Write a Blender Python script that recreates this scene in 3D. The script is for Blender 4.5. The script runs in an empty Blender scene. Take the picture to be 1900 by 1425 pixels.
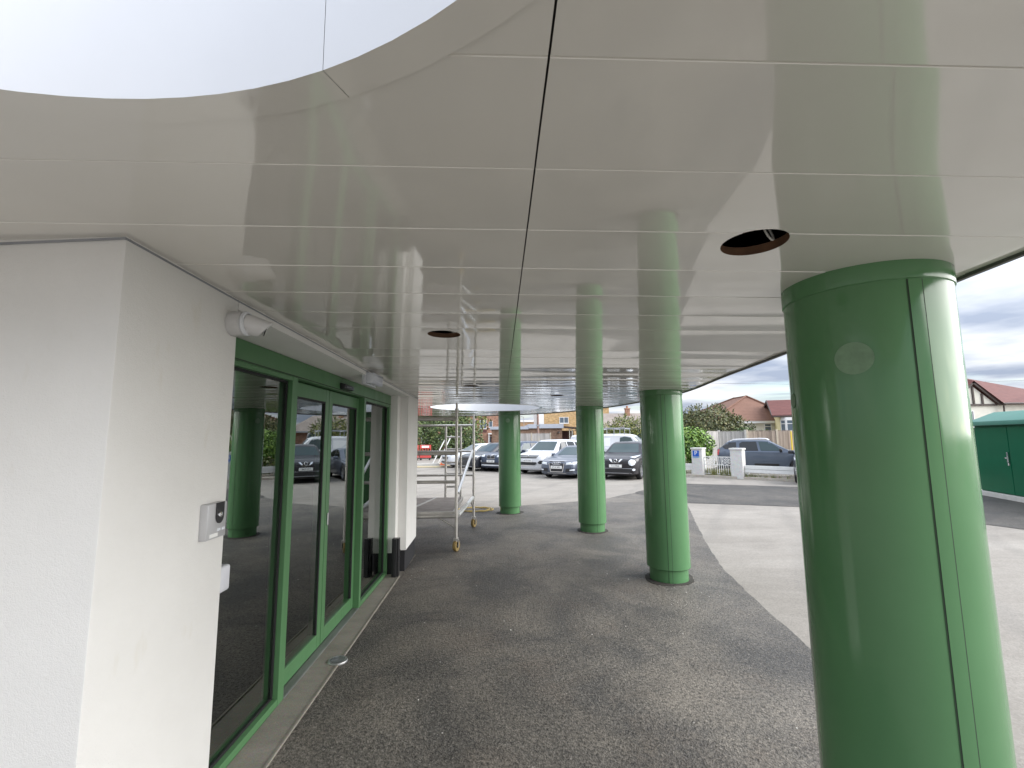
import bpy, bmesh, math, random
import numpy as np
from mathutils import Vector, Matrix
from mathutils.bvhtree import BVHTree

random.seed(7)
R = math.radians
PI = math.pi
SC = bpy.context.scene
COL = SC.collection

# ------------------------------------------------------------------ camera
EYE = 1.79
def make_camera():
    pitch, yaw, roll = R(6.755), R(1.5), R(-0.5)
    cp, sp, cr, sr, cy, sy = math.cos(pitch), math.sin(pitch), math.cos(roll), math.sin(roll), math.cos(yaw), math.sin(yaw)
    fw = Vector((sy*cp, cy*cp, sp)); rt = Vector((cy, -sy, 0)); up = rt.cross(fw)
    r2 = cr*rt + sr*up; u2 = -sr*rt + cr*up
    m = Matrix((r2, u2, -fw)).transposed().to_4x4()
    m.translation = (0, 0, EYE)
    cd = bpy.data.cameras.new('camera')
    cd.sensor_width = 36; cd.lens = 840/1900*36
    cd.clip_start = 0.05; cd.clip_end = 1500
    c = bpy.data.objects.new('camera', cd); c.matrix_world = m
    COL.objects.link(c); SC.camera = c
make_camera()

# ------------------------------------------------------------------ light
SUN_EL, SUN_AZ = R(29), R(105)          # azimuth clockwise from +Y
SC.view_settings.view_transform = 'Standard'
SC.view_settings.look = 'None'
SC.view_settings.gamma = 1
SC.view_settings.exposure = 2.0
def make_world():
    w = bpy.data.worlds.new('World'); SC.world = w; w.use_nodes = True
    nt = w.node_tree; N = nt.nodes; L = nt.links
    for n in list(N): N.remove(n)
    out = N.new('ShaderNodeOutputWorld'); bg = N.new('ShaderNodeBackground')
    sky = N.new('ShaderNodeTexSky'); sky.sky_type = 'NISHITA'; sky.sun_disc = False
    sky.sun_elevation = SUN_EL; sky.sun_rotation = SUN_AZ
    bg.inputs['Strength'].default_value = 0.06
    tc = N.new('ShaderNodeTexCoord'); sep = N.new('ShaderNodeSeparateXYZ')
    L.new(tc.outputs['Generated'], sep.inputs[0])
    # cloud layer: direction projected on a flat ceiling of cloud
    mx = N.new('ShaderNodeMath'); mx.operation = 'MAXIMUM'; mx.inputs[1].default_value = 0.0
    L.new(sep.outputs[2], mx.inputs[0])
    ad = N.new('ShaderNodeMath'); ad.operation = 'ADD'; ad.inputs[1].default_value = 0.09
    L.new(mx.outputs[0], ad.inputs[0])
    dx = N.new('ShaderNodeMath'); dx.operation = 'DIVIDE'; dy = N.new('ShaderNodeMath'); dy.operation = 'DIVIDE'
    L.new(sep.outputs[0], dx.inputs[0]); L.new(ad.outputs[0], dx.inputs[1])
    L.new(sep.outputs[1], dy.inputs[0]); L.new(ad.outputs[0], dy.inputs[1])
    cmb = N.new('ShaderNodeCombineXYZ'); L.new(dx.outputs[0], cmb.inputs[0]); L.new(dy.outputs[0], cmb.inputs[1])
    n1 = N.new('ShaderNodeTexNoise'); n1.inputs['Scale'].default_value = 0.75; n1.inputs['Detail'].default_value = 7; n1.inputs['Roughness'].default_value = .55
    n1.inputs['Distortion'].default_value = .4
    L.new(cmb.outputs[0], n1.inputs['Vector'])
    n2 = N.new('ShaderNodeTexNoise'); n2.inputs['Scale'].default_value = 0.9; n2.inputs['Detail'].default_value = 5
    mp = N.new('ShaderNodeMapping'); mp.inputs['Location'].default_value = (5.3, 2.1, 1)
    L.new(cmb.outputs[0], mp.inputs[0]); L.new(mp.outputs[0], n2.inputs['Vector'])
    cover = N.new('ShaderNodeValToRGB'); cover.color_ramp.elements[0].position = .30; cover.color_ramp.elements[1].position = .48
    L.new(n1.outputs['Fac'], cover.inputs[0])
    shade = N.new('ShaderNodeValToRGB')
    e = shade.color_ramp.elements
    e[0].position = .39; e[0].color = (1.55, 1.80, 2.30, 1)
    e[1].position = .62; e[1].color = (3.9, 3.96, 4.1, 1)
    e2 = e.new(.49); e2.color = (2.5, 2.7, 3.05, 1)
    L.new(n2.outputs['Fac'], shade.inputs[0])
    mix = N.new('ShaderNodeMixRGB'); L.new(cover.outputs[0], mix.inputs[0])
    L.new(sky.outputs[0], mix.inputs[1]); L.new(shade.outputs[0], mix.inputs[2])
    # overcast sky: about three times brighter overhead than at the horizon
    zb = N.new('ShaderNodeMath'); zb.operation = 'MULTIPLY_ADD'; zb.inputs[1].default_value = 2.6; zb.inputs[2].default_value = 1.0
    L.new(mx.outputs[0], zb.inputs[0])
    gr = N.new('ShaderNodeVectorMath'); gr.operation = 'SCALE'
    L.new(shade.outputs[0], gr.inputs[0]); L.new(zb.outputs[0], gr.inputs['Scale']); L.new(gr.outputs[0], mix.inputs[2])
    L.new(mix.outputs[0], bg.inputs['Color']); L.new(bg.outputs[0], out.inputs[0])
make_world()
def make_sun():
    ld = bpy.data.lights.new('sun', 'SUN'); ld.energy = 1.8; ld.angle = R(80); ld.color = (1, .975, .94)
    o = bpy.data.objects.new('sun', ld)
    d = Vector((math.sin(SUN_AZ)*math.cos(SUN_EL), math.cos(SUN_AZ)*math.cos(SUN_EL), math.sin(SUN_EL)))
    o.rotation_euler = d.to_track_quat('Z', 'Y').to_euler(); o.location = d*60
    COL.objects.link(o)
make_sun()

# ------------------------------------------------------------------ helpers
def obj(name, bm, mat=None, parent=None, smooth=None, keep=False):
    me = bpy.data.meshes.new(name)
    if smooth is not None:
        bm.normal_update()
        for f in bm.faces: f.smooth = True
        for e in bm.edges:
            if len(e.link_faces) == 2 and e.calc_face_angle(0) > R(smooth): e.smooth = False
    bm.to_mesh(me)
    if not keep: bm.free()
    for m in (mat if isinstance(mat, (list, tuple)) else [mat]):
        if m: me.materials.append(m)
    o = bpy.data.objects.new(name, me); COL.objects.link(o)
    if parent is not None: o.parent = parent
    return o
def tag(o, label=None, cat=None, group=None, kind=None):
    if label: o['label'] = label
    if cat: o['category'] = cat
    if group: o['group'] = group
    if kind: o['kind'] = kind
    return o
def thing(name, label, cat, loc=(0, 0, 0), rz=0, group=None):
    o = bpy.data.objects.new(name, None); COL.objects.link(o)
    o.location = loc; o.rotation_euler = (0, 0, rz); o.empty_display_size = .2
    return tag(o, label, cat, group)
def struct(name, bm, m, smooth=None):
    o = obj(name, bm, m, None, smooth); o['kind'] = 'structure'; return o
def box(bm, c, s, rz=0, mi=0):
    M = Matrix.Translation(c) @ Matrix.Rotation(rz, 4, 'Z') @ Matrix.Diagonal((s[0], s[1], s[2], 1))
    r = bmesh.ops.create_cube(bm, size=1, matrix=M)
    for v in r['verts']:
        for f in v.link_faces: f.material_index = mi
def bx(bm, x0, x1, y0, y1, z0, z1, mi=0):
    box(bm, ((x0+x1)/2, (y0+y1)/2, (z0+z1)/2), (abs(x1-x0), abs(y1-y0), abs(z1-z0)), 0, mi)
def B(*a, **k):
    bm = bmesh.new(); bx(bm, *a, **k); return bm
def bevel(bm, w, seg=2):
    bmesh.ops.bevel(bm, geom=bm.edges[:], offset=w, segments=seg, affect='EDGES', profile=.5); return bm
def tube(bm, a, b, r, seg=10, r2=None, cap=True):
    a, b = Vector(a), Vector(b); d = b-a
    M = Matrix.Translation((a+b)/2) @ d.to_track_quat('Z', 'Y').to_matrix().to_4x4()
    bmesh.ops.create_cone(bm, cap_ends=cap, segments=seg, radius1=r, radius2=r if r2 is None else r2, depth=d.length, matrix=M)
def prism(bm, plan, z0, z1, mi=0):
    n = len(plan)
    lo = [bm.verts.new((p[0], p[1], z0)) for p in plan]; hi = [bm.verts.new((p[0], p[1], z1)) for p in plan]
    fs = [bm.faces.new(lo[::-1]), bm.faces.new(hi)]
    for i in range(n): fs.append(bm.faces.new((lo[i], lo[(i+1) % n], hi[(i+1) % n], hi[i])))
    for f in fs: f.material_index = mi
    bmesh.ops.recalc_face_normals(bm, faces=fs)
def lathe(bm, prof, M=Matrix(), seg=32, a0=0, a1=2*PI, closed=True):
    n = seg if closed else seg+1
    rings = []
    for i in range(n):
        a = a0+(a1-a0)*i/seg
        rings.append([bm.verts.new(M @ Vector((r*math.cos(a), r*math.sin(a), z))) for r, z in prof])
    fs = []
    for i in range(seg):
        A, Bq = rings[i], rings[(i+1) % n]
        for j in range(len(prof)-1):
            fs.append(bm.faces.new((A[j], Bq[j], Bq[j+1], A[j+1])))
    return fs
def poly(bm, pts, mi=0):
    f = bm.faces.new([bm.verts.new(p) for p in pts]); f.material_index = mi; return f
def extr(bm, pts, d, mi=0):
    """closed 3-D polygon given thickness d (vector)"""
    d = Vector(d); n = len(pts)
    a = [bm.verts.new(p) for p in pts]; b = [bm.verts.new(Vector(p)+d) for p in pts]
    fs = [bm.faces.new(a), bm.faces.new(b[::-1])]
    for i in range(n): fs.append(bm.faces.new((a[i], b[i], b[(i+1) % n], a[(i+1) % n])))
    for f in fs: f.material_index = mi
    bmesh.ops.recalc_face_normals(bm, faces=fs)
def text_bm(s, size, M, depth=.002):
    cu = bpy.data.curves.new('t', 'FONT'); cu.body = s; cu.size = size; cu.align_x = 'CENTER'; cu.align_y = 'CENTER'; cu.extrude = depth
    cu.resolution_u = 3
    o = bpy.data.objects.new('t', cu); COL.objects.link(o)
    dg = bpy.context.evaluated_depsgraph_get()
    me = bpy.data.meshes.new_from_object(o.evaluated_get(dg))
    bm = bmesh.new(); bm.from_mesh(me); bmesh.ops.transform(bm, matrix=M, verts=bm.verts)
    bpy.data.objects.remove(o); bpy.data.curves.remove(cu); bpy.data.meshes.remove(me)
    return bm

# ------------------------------------------------------------------ materials
class NT:
    def __init__(s, name):
        s.m = bpy.data.materials.new(name); s.m.use_nodes = True
        s.nt = s.m.node_tree; s.N = s.nt.nodes; s.L = s.nt.links
        s.b = s.N['Principled BSDF']
        s.tc = s.N.new('ShaderNodeTexCoord')
    def new(s, t, **kw):
        n = s.N.new('ShaderNode'+t)
        for k, v in kw.items():
            if k in n.inputs: n.inputs[k].default_value = v
            else: setattr(n, k, v)
        return n
    def vec(s, mode='Object', scale=(1, 1, 1), loc=(0, 0, 0), rot=(0, 0, 0)):
        mp = s.new('Mapping'); mp.inputs['Scale'].default_value = scale; mp.inputs['Location'].default_value = loc; mp.inputs['Rotation'].default_value = rot
        s.L.new(s.tc.outputs[mode], mp.inputs[0]); return mp.outputs[0]
    def noise(s, v, sc, det=3, rough=.5, dist=0):
        n = s.new('TexNoise', Scale=sc, Detail=det, Roughness=rough, Distortion=dist); s.L.new(v, n.inputs['Vector']); return n.outputs['Fac']
    def ramp(s, f, *st):
        r = s.new('ValToRGB'); e = r.color_ramp.elements
        while len(e) < len(st): e.new(.5)
        for i, (p, c) in enumerate(st):
            e[i].position = p; e[i].color = (*c, 1) if len(c) == 3 else c
        s.L.new(f, r.inputs[0]); return r.outputs[0]
    def mix(s, f, a, b, mode='MIX'):
        n = s.new('MixRGB', blend_type=mode)
        for i, q in enumerate((f, a, b)):
            if hasattr(q, 'is_linked') or hasattr(q, 'links'): s.L.new(q, n.inputs[i])
            else: n.inputs[i].default_value = q if i == 0 else (*q, 1)
        return n.outputs[0]
    def col(s, c):
        if isinstance(c, tuple): s.b.inputs['Base Color'].default_value = (*c, 1)
        else: s.L.new(c, s.b.inputs['Base Color'])
        return s
    def set(s, **kw):
        for k, v in kw.items(): s.b.inputs[('Specular IOR Level' if k.startswith('Spec') else k.replace('_', ' '))].default_value = v
        return s
    def bump(s, h, dist=.01, st=1):
        n = s.new('Bump', Strength=st, Distance=dist); s.L.new(h, n.inputs['Height']); s.L.new(n.outputs[0], s.b.inputs['Normal']); return s
def g(v): return (v, v, v)
def plain(name, c, rough=.5, metal=0, var=.12, sc=3, coat=0, bumpd=0):
    t = NT(name); v = t.vec()
    n = t.noise(v, sc, 5, .6)
    lo = tuple(x*(1-var) for x in c); hi = tuple(min(1, x*(1+var)) for x in c)
    t.col(t.ramp(n, (.3, lo), (.7, hi))).set(Roughness=rough, Metallic=metal)
    if coat: t.set(Coat_Weight=coat, Coat_Roughness=.05)
    if bumpd: t.bump(t.noise(v, 60, 4), bumpd, .6)
    return t.m

def m_soffit():
    t = NT('soffit_white_gloss'); v = t.vec()
    n = t.noise(v, 2.2, 4)
    t.col(t.ramp(n, (.3, (.67, .645, .59)), (.7, (.71, .685, .63))))
    r = t.ramp(t.noise(t.vec(loc=(3, 1, 0)), 1.3, 4), (.35, g(.035)), (.75, g(.08)))
    t.L.new(r, t.b.inputs['Roughness']); t.set(**{'IOR': 2.4})
    return t.m
def m_render_white():
    t = NT('white_render'); v = t.vec()
    n = t.noise(v, 1.7, 6, .6)
    smear = t.ramp(t.noise(t.vec(loc=(9, 2, 5), scale=(1, 1, .35)), 6, 5, .6), (.62, g(1)), (.78, (.93, .91, .86)))
    t.col(t.mix(1, t.ramp(n, (.3, (.72, .71, .685)), (.7, (.78, .77, .745))), smear, 'MULTIPLY')).set(Roughness=.85)
    h = t.noise(v, 260, 3, .6)
    h2 = t.noise(v, 70, 3, .5)
    t.bump(t.mix(.4, h, h2), .0035, .75)
    return t.m
def m_green(name='green_gloss_paint', k=1, rough=.10):
    t = NT(name); v = t.vec()
    n = t.noise(v, 3, 5, .6)
    c = (.084*k, .198*k, .086*k)
    t.col(t.ramp(n, (.3, tuple(x*.96 for x in c)), (.7, tuple(x*1.04 for x in c))))
    r = t.ramp(t.noise(t.vec(scale=(1, 1, .3)), 9, 5, .65), (.4, g(rough)), (.75, g(rough+.13)))
    t.L.new(r, t.b.inputs['Roughness'])
    t.set(IOR=1.44)
    t.bump(t.noise(v, 1.6, 2), .012, .25)
    return t.m
def m_tarmac(name='fresh_tarmac', k=1):
    t = NT(name); v = t.vec()
    vo = t.new('TexVoronoi', Scale=88.0); t.L.new(v, vo.inputs['Vector'])
    stone = t.ramp(vo.outputs['Color'], (.05, (.022, .021, .020)), (.5, (.064, .061, .057)), (.85, (.105, .099, .090)), (.99, (.20, .19, .175)))
    big = t.noise(v, .95, 8, .66, .6)
    dust = t.ramp(big, (.38, (.08, .08, .08)), (.66, (.75, .75, .75)))
    c = t.mix(dust, stone, t.mix(.55, stone, (.33, .29, .235)))
    br = t.ramp(t.noise(t.vec(loc=(4, 7, 0)), 1.3, 7, .66, .4), (.52, (0, 0, 0)), (.72, (.4, .4, .4)))
    c = t.mix(br, c, t.mix(.42, stone, (.22, .155, .105)))
    wet = t.ramp(t.noise(t.vec(loc=(1, 3, 0)), .8, 6, .62, .5), (.33, (.42, .42, .42)), (.54, (0, 0, 0)))
    c = t.mix(wet, c, t.mix(1, c, g(.42), 'MULTIPLY'))
    fine = t.ramp(t.noise(t.vec(loc=(8, 1, 0)), 240, 2, .6), (.3, g(.72)), (.7, g(1.22)))
    c = t.mix(1, c, fine, 'MULTIPLY')
    clump = t.noise(t.vec(loc=(3, 5, 0)), 46, 4, .72, .3)
    c = t.mix(1, c, t.ramp(clump, (.36, g(.34)), (.47, g(.88)), (.66, g(1.5))), 'MULTIPLY')
    sp = t.new('TexVoronoi', Scale=17.0); t.L.new(v, sp.inputs['Vector'])
    spk = t.ramp(sp.outputs['Distance'], (.045, g(1)), (.07, g(0)))
    gate = t.ramp(t.noise(t.vec(loc=(2, 2, 0)), 2.3, 3), (.56, g(0)), (.62, g(.8)))
    c = t.mix(t.mix(1, spk, gate, 'MULTIPLY'), c, (.38, .36, .33))
    if k != 1: c = t.mix(1, c, g(k), 'MULTIPLY')
    t.col(c)
    rr = t.ramp(vo.outputs['Color'], (.2, g(.5)), (.8, g(.9)))
    t.L.new(rr, t.b.inputs['Roughness'])
    h = t.mix(.5, t.mix(.5, vo.outputs['Distance'], vo.outputs['Color']), clump)
    t.bump(h, .016, 1)
    return t.m
def m_concrete(name, a, b, sc=.7, grit=90, bump=.004):
    t = NT(name); v = t.vec()
    n = t.noise(v, sc, 9, .68, .5); n2 = t.noise(t.vec(loc=(7, 3, 1), scale=(.5, 1.6, 1)), sc*2.4, 7, .68)
    c = t.mix(.5, t.ramp(n, (.33, a), (.67, b)), t.ramp(n2, (.32, a), (.68, b)))
    vo = t.new('TexVoronoi', Scale=grit); t.L.new(v, vo.inputs['Vector'])
    c = t.mix(.22, c, t.mix(1, c, vo.outputs['Color'], 'MULTIPLY'))
    t.col(c).set(Roughness=.9); t.bump(t.noise(v, grit, 4, .6), bump, .8)
    return t.m
def m_ground():
    t = NT('pale_dusty_hardstanding'); v = t.vec()
    n = t.noise(v, .7, 9, .7, .5); n2 = t.noise(t.vec(loc=(7, 3, 1), scale=(.35, 1.5, 1), rot=(0, 0, .35)), 1.5, 8, .7)
    c = t.mix(.5, t.ramp(n, (.32, (.20, .180, .155)), (.68, (.33, .305, .27))), t.ramp(n2, (.32, (.205, .185, .16)), (.68, (.325, .30, .265))))
    st = t.ramp(t.noise(t.vec(loc=(2, 9, 0)), .38, 8, .7, .8), (.56, (0, 0, 0)), (.72, (.5, .5, .5)))
    c = t.mix(st, c, (.15, .140, .126))
    w = t.new('TexWave', wave_type='BANDS', bands_direction='X', Scale=.22, Distortion=3.5); w.inputs['Detail'].default_value = 3; t.L.new(t.vec(rot=(0, 0, .5)), w.inputs['Vector'])
    c = t.mix(t.ramp(w.outputs[0], (.86, (0, 0, 0)), (1, (.28, .28, .28))), c, (.17, .16, .145))
    cr = t.new('TexVoronoi', feature='DISTANCE_TO_EDGE', Scale=.42); t.L.new(t.mix(.12, t.vec(), t.noise(v, 3, 6, .7)), cr.inputs['Vector'])
    c = t.mix(t.ramp(cr.outputs['Distance'], (.0, (.12, .12, .12)), (.004, (0, 0, 0))), c, (.10, .09, .08))
    vo = t.new('TexVoronoi', Scale=70.0); t.L.new(v, vo.inputs['Vector'])
    c = t.mix(.3, c, t.mix(1, c, t.ramp(vo.outputs['Color'], (.1, g(.6)), (.9, g(1.5))), 'MULTIPLY'))
    c = t.mix(1, c, g(.9), 'MULTIPLY')
    t.col(c).set(Roughness=.9); t.bump(t.noise(v, 80, 5, .65), .006, .9)
    return t.m
def m_lowspec(name, c, rough, sp):
    t = NT(name); n = t.noise(t.vec(), 2.5, 5, .6)
    t.col(t.ramp(n, (.3, tuple(x*.93 for x in c)), (.7, tuple(x*1.07 for x in c)))).set(Roughness=rough, Specular_IOR_Level=sp); return t.m
def m_brick(name, c1, c2, mort, sc=1.0):
    t = NT(name)
    sp = t.new('SeparateXYZ'); t.L.new(t.tc.outputs['Object'], sp.inputs[0])
    ad = t.new('Math', operation='ADD'); t.L.new(sp.outputs[0], ad.inputs[0]); t.L.new(sp.outputs[1], ad.inputs[1])
    cb = t.new('CombineXYZ'); t.L.new(ad.outputs[0], cb.inputs[0]); t.L.new(sp.outputs[2], cb.inputs[1])
    b = t.new('TexBrick', Scale=sc); t.L.new(cb.outputs[0], b.inputs['Vector'])
    b.inputs['Color1'].default_value = (*c1, 1); b.inputs['Color2'].default_value = (*c2, 1); b.inputs['Mortar'].default_value = (*mort, 1)
    b.inputs['Brick Width'].default_value = .225; b.inputs['Row Height'].default_value = .075; b.inputs['Mortar Size'].default_value = .01
    n = t.noise(t.vec(), .8, 5, .6)
    t.col(t.mix(.6, b.outputs[0], t.mix(1, b.outputs[0], t.ramp(t.noise(t.vec(scale=(1, 1, 2)), 2.6, 4, .7), (.35, g(.45)), (.65, g(1.5))), 'MULTIPLY'))).set(Roughness=.9)
    return t.m
def m_tiles(name, a, b):
    t = NT(name); v = t.vec()
    w = t.new('TexWave', wave_type='BANDS', bands_direction='Z', Scale=2.2, Distortion=.6); t.L.new(v, w.inputs['Vector'])
    vo = t.new('TexVoronoi', Scale=4.5); t.L.new(v, vo.inputs['Vector'])
    n = t.noise(v, 1.1, 6, .65)
    c = t.mix(.5, t.ramp(n, (.3, a), (.7, b)), t.ramp(vo.outputs['Color'], (0, a), (1, b)))
    t.col(t.mix(.18, c, t.mix(1, c, w.outputs[0], 'MULTIPLY'))).set(Roughness=.85)
    t.bump(w.outputs[0], .02, .4)
    return t.m
def m_leaf(name, *cols):
    t = NT(name)
    ge = t.new('NewGeometry')
    k = len(cols)
    c = t.ramp(ge.outputs['Random Per Island'], *[(i/max(1, k-1), cc) for i, cc in enumerate(cols)])
    n = t.noise(t.vec(), 1.1, 4)
    c = t.mix(1, c, t.ramp(n, (.3, (.72, .78, .7)), (.7, (1.25, 1.2, 1.1))), 'MULTIPLY')
    t.col(c).set(Roughness=.55)
    try: t.set(**{'Subsurface_Weight': 0})
    except Exception: pass
    return t.m
def m_islands(name, a, b, rough=.85):
    t = NT(name); ge = t.new('NewGeometry')
    c = t.ramp(ge.outputs['Random Per Island'], (0, a), (1, b))
    n = t.noise(t.vec(scale=(6, 6, .5)), 2.5, 5, .6)
    t.col(t.mix(1, c, t.ramp(n, (.3, g(.75)), (.7, g(1.15))), 'MULTIPLY')).set(Roughness=rough)
    return t.m
def m_glass():
    t = NT('door_glass'); t.N.remove(t.b)
    out = [n for n in t.N if n.type == 'OUTPUT_MATERIAL'][0]
    tr = t.new('BsdfTransparent'); tr.inputs[0].default_value = (.84, .89, .85, 1)
    gl = t.new('BsdfGlossy'); gl.inputs['Roughness'].default_value = .003; gl.inputs[0].default_value = (.93, .97, .95, 1)
    fr = t.new('Fresnel', IOR=3.8)
    mx = t.new('MixShader'); t.L.new(fr.outputs[0], mx.inputs[0]); t.L.new(tr.outputs[0], mx.inputs[1]); t.L.new(gl.outputs[0], mx.inputs[2])
    t.L.new(mx.outputs[0], out.inputs[0])
    return t.m
def m_carglass(name='car_glass', c=(.03, .055, .06)):
    t = NT(name); t.col(c).set(Roughness=.03, IOR=1.5); return t.m
def m_paint(name, c, metal=.0):
    t = NT(name); n = t.noise(t.vec(), 2, 3)
    t.col(t.ramp(n, (.3, tuple(x*.96 for x in c)), (.7, tuple(x*1.04 for x in c)))).set(Roughness=.4, Metallic=metal, Coat_Weight=.55, Coat_Roughness=.04, Specular_IOR_Level=.25); return t.m

M = dict(
 soffit=m_soffit(), render=m_render_white(), green=m_green(), greend=m_green('green_frame_paint', .92, .3),
 greendisc=plain('grey_green_disc', (.15, .25, .145), .5, var=.2, sc=22),
 tarmac=m_tarmac('dusty_tarmac_shade_lift', 1.0), road=m_tarmac('road_tarmac_daylight_cut', .55), ground=m_ground(),  # same tarmac twice: colour lifted for canopy shade, darkened for open daylight
 concrete=m_concrete('sill_concrete', (.20, .185, .155), (.31, .29, .25), 2.2, 140, .003),
 lining=plain('white_lining', (.64, .655, .685), .45, var=.02), dark=plain('black_rubber', (.012, .012, .013), .6),
 trim=plain('dark_edge_trim', (.07, .065, .06), .5), black=plain('black_plastic', (.02, .02, .022), .35),
 plinth=plain('black_bitumen_plinth', (.02, .02, .023), .7, bumpd=.003),
 wplastic=plain('white_plastic', (.58, .575, .57), .35, var=.03), gplastic=plain('pale_grey_plastic', (.62, .63, .67), .3, var=.05),
 gap=plain('joint_gap', (.03, .05, .03), .8), soil=m_concrete('dark_loose_fill', (.02, .018, .015), (.06, .05, .04), 6, 60, .01),
 alu=plain('aluminium_tube', (.52, .50, .47), .42, .75, .12, 8), aluw=plain('bright_aluminium', (.86, .86, .86), .3, .6, .05),
 track=plain('ribbed_aluminium', (.42, .42, .42), .4, .8), ply=plain('plywood_deck', (.26, .23, .21), .7, 0, .25, 5),
 wood=plain('brown_timber_edge', (.12, .06, .03), .8, 0, .25, 12), castor=plain('ochre_castor', (.24, .17, .06), .55),
 inwall=plain('inner_wall', (.62, .60, .56), .7), infloor=plain('inner_floor', (.20, .185, .165), .6), glass=m_glass(),
 carglass=m_carglass(), tintglass=m_carglass('tinted_car_glass', (.015, .017, .02)), tyre=plain('tyre_rubber', (.018, .018, .019), .75), rim=plain('alloy_rim', (.50, .51, .53), .3, .8),
 chrome=plain('chrome', (.75, .76, .78), .12, 1, .03), blackgloss=m_paint('black_gloss', (.012, .012, .014)),
 lamp=plain('headlamp_lens', (.70, .74, .78), .12, 0, .15, 20, 1), red=plain('red_lens', (.45, .02, .025), .2, 0, .1, 5, 1),
 plate=plain('white_plate', (.80, .80, .78), .35, var=.02), ink=plain('black_ink', (.012, .012, .012), .5),
 white_paint=m_paint('white_car_paint', (.60, .61, .63)), navy=m_paint('dark_blue_car_paint', (.045, .06, .095), .3), grey_car=m_paint('blue_grey_car_paint', (.105, .12, .155), .4),
 black_car=m_paint('black_car_paint', (.018, .016, .02)), black_car2=m_paint('soft_black_car_paint', (.022, .025, .034)), slate_car=m_paint('slate_car_paint', (.085, .105, .14), .3),
 silver_car=m_paint('silver_white_car_paint', (.66, .68, .70)),
 whitewall=m_concrete('white_painted_masonry', (.62, .61, .58), (.76, .75, .73), 3, 60, .004), whitewood=plain('white_painted_wood', (.76, .76, .74), .5, 0, .06, 8),
 fence=m_islands('weathered_fence', (.20, .16, .13), (.38, .31, .25)), fence2=m_islands('silver_fence', (.30, .29, .28), (.46, .44, .42)),
 fpost=plain('fence_post_wood', (.42, .37, .29), .8, 0, .2, 6), concpost=plain('concrete_post', (.45, .44, .41), .9, 0, .1, 6),
 brown_roof=m_tiles('brown_roof_tiles', (.15, .072, .048), (.205, .105, .07)), red_roof=m_tiles('red_roof_tiles', (.10, .030, .026), (.155, .052, .044)), grey_roof=m_tiles('grey_brown_roof_tiles', (.20, .165, .14), (.34, .29, .26)),
 cream=plain('cream_render', (.66, .64, .56), .9, 0, .05), yellow=plain('pale_yellow_render', (.72, .64, .36), .9, 0, .05), fascia=plain('white_fascia', (.74, .74, .73), .5, 0, .04),
 gutter=plain('brown_black_timber', (.045, .03, .025), .6), houseglass=m_carglass('window_glass', (.10, .13, .16)),
 brick_y=m_brick('yellow_brick', (.50, .31, .11), (.40, .235, .085), (.45, .38, .28)), brick_b=m_brick('brown_brick', (.24, .135, .085), (.17, .095, .06), (.28, .22, .18)),
 brick_r=m_brick('orange_brick', (.36, .17, .10), (.29, .13, .08), (.33, .26, .21)), brick_t=m_brick('tan_brick', (.40, .24, .12), (.34, .20, .10), (.36, .28, .2)),
 greyfascia=plain('grey_metal_fascia', (.40, .43, .49), .5, 0, .06), dkbrown=plain('dark_brown_cladding', (.10, .04, .035), .7),
 pole=plain('brown_pole', (.26, .17, .14), .8, 0, .2, 2), yellowp=plain('yellow_paint', (.75, .55, .05), .5), steel=plain('grey_steel', (.30, .31, .33), .5, .3),
 contgreen=m_lowspec('dark_green_paint', (.003, .085, .040), .35, .12), contlid=plain('mint_green_lid', (.045, .18, .135), .5, 0, .06),
 blue=plain('blue_sign', (.01, .10, .48), .4, var=.02), signwhite=plain('white_sign', (.82, .82, .82), .45, var=.02),
 redpl=plain('red_plastic_barrier', (.52, .07, .06), .5), orange=plain('orange_plastic', (.75, .16, .05), .5), sand=m_concrete('sandy_rubble', (.42, .34, .20), (.58, .50, .34), 1.5, 30, .02),
 bark=plain('bark', (.10, .08, .06), .9, 0, .3, 8), hose=plain('yellow_hose', (.55, .40, .12), .6), kerb=m_concrete('kerb_concrete', (.42, .38, .32), (.58, .53, .45), 2, 50),
 leafd=m_leaf('dark_hedge_leaf', (.018, .035, .010), (.045, .085, .022), (.09, .13, .035), (.13, .17, .06)),
 leafl=m_leaf('bright_ivy_leaf', (.03, .075, .010), (.09, .19, .022), (.16, .28, .04), (.26, .38, .08)),
 leafo=m_leaf('olive_shrub_leaf', (.035, .05, .018), (.07, .085, .03), (.115, .125, .042), (.20, .175, .075)),
 leafm=m_leaf('shrub_leaf', (.035, .06, .015), (.09, .12, .025), (.17, .19, .04), (.25, .24, .07)),
 grassm=m_leaf('dry_grass', (.10, .13, .04), (.20, .22, .07), (.34, .30, .15)),
)

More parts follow.
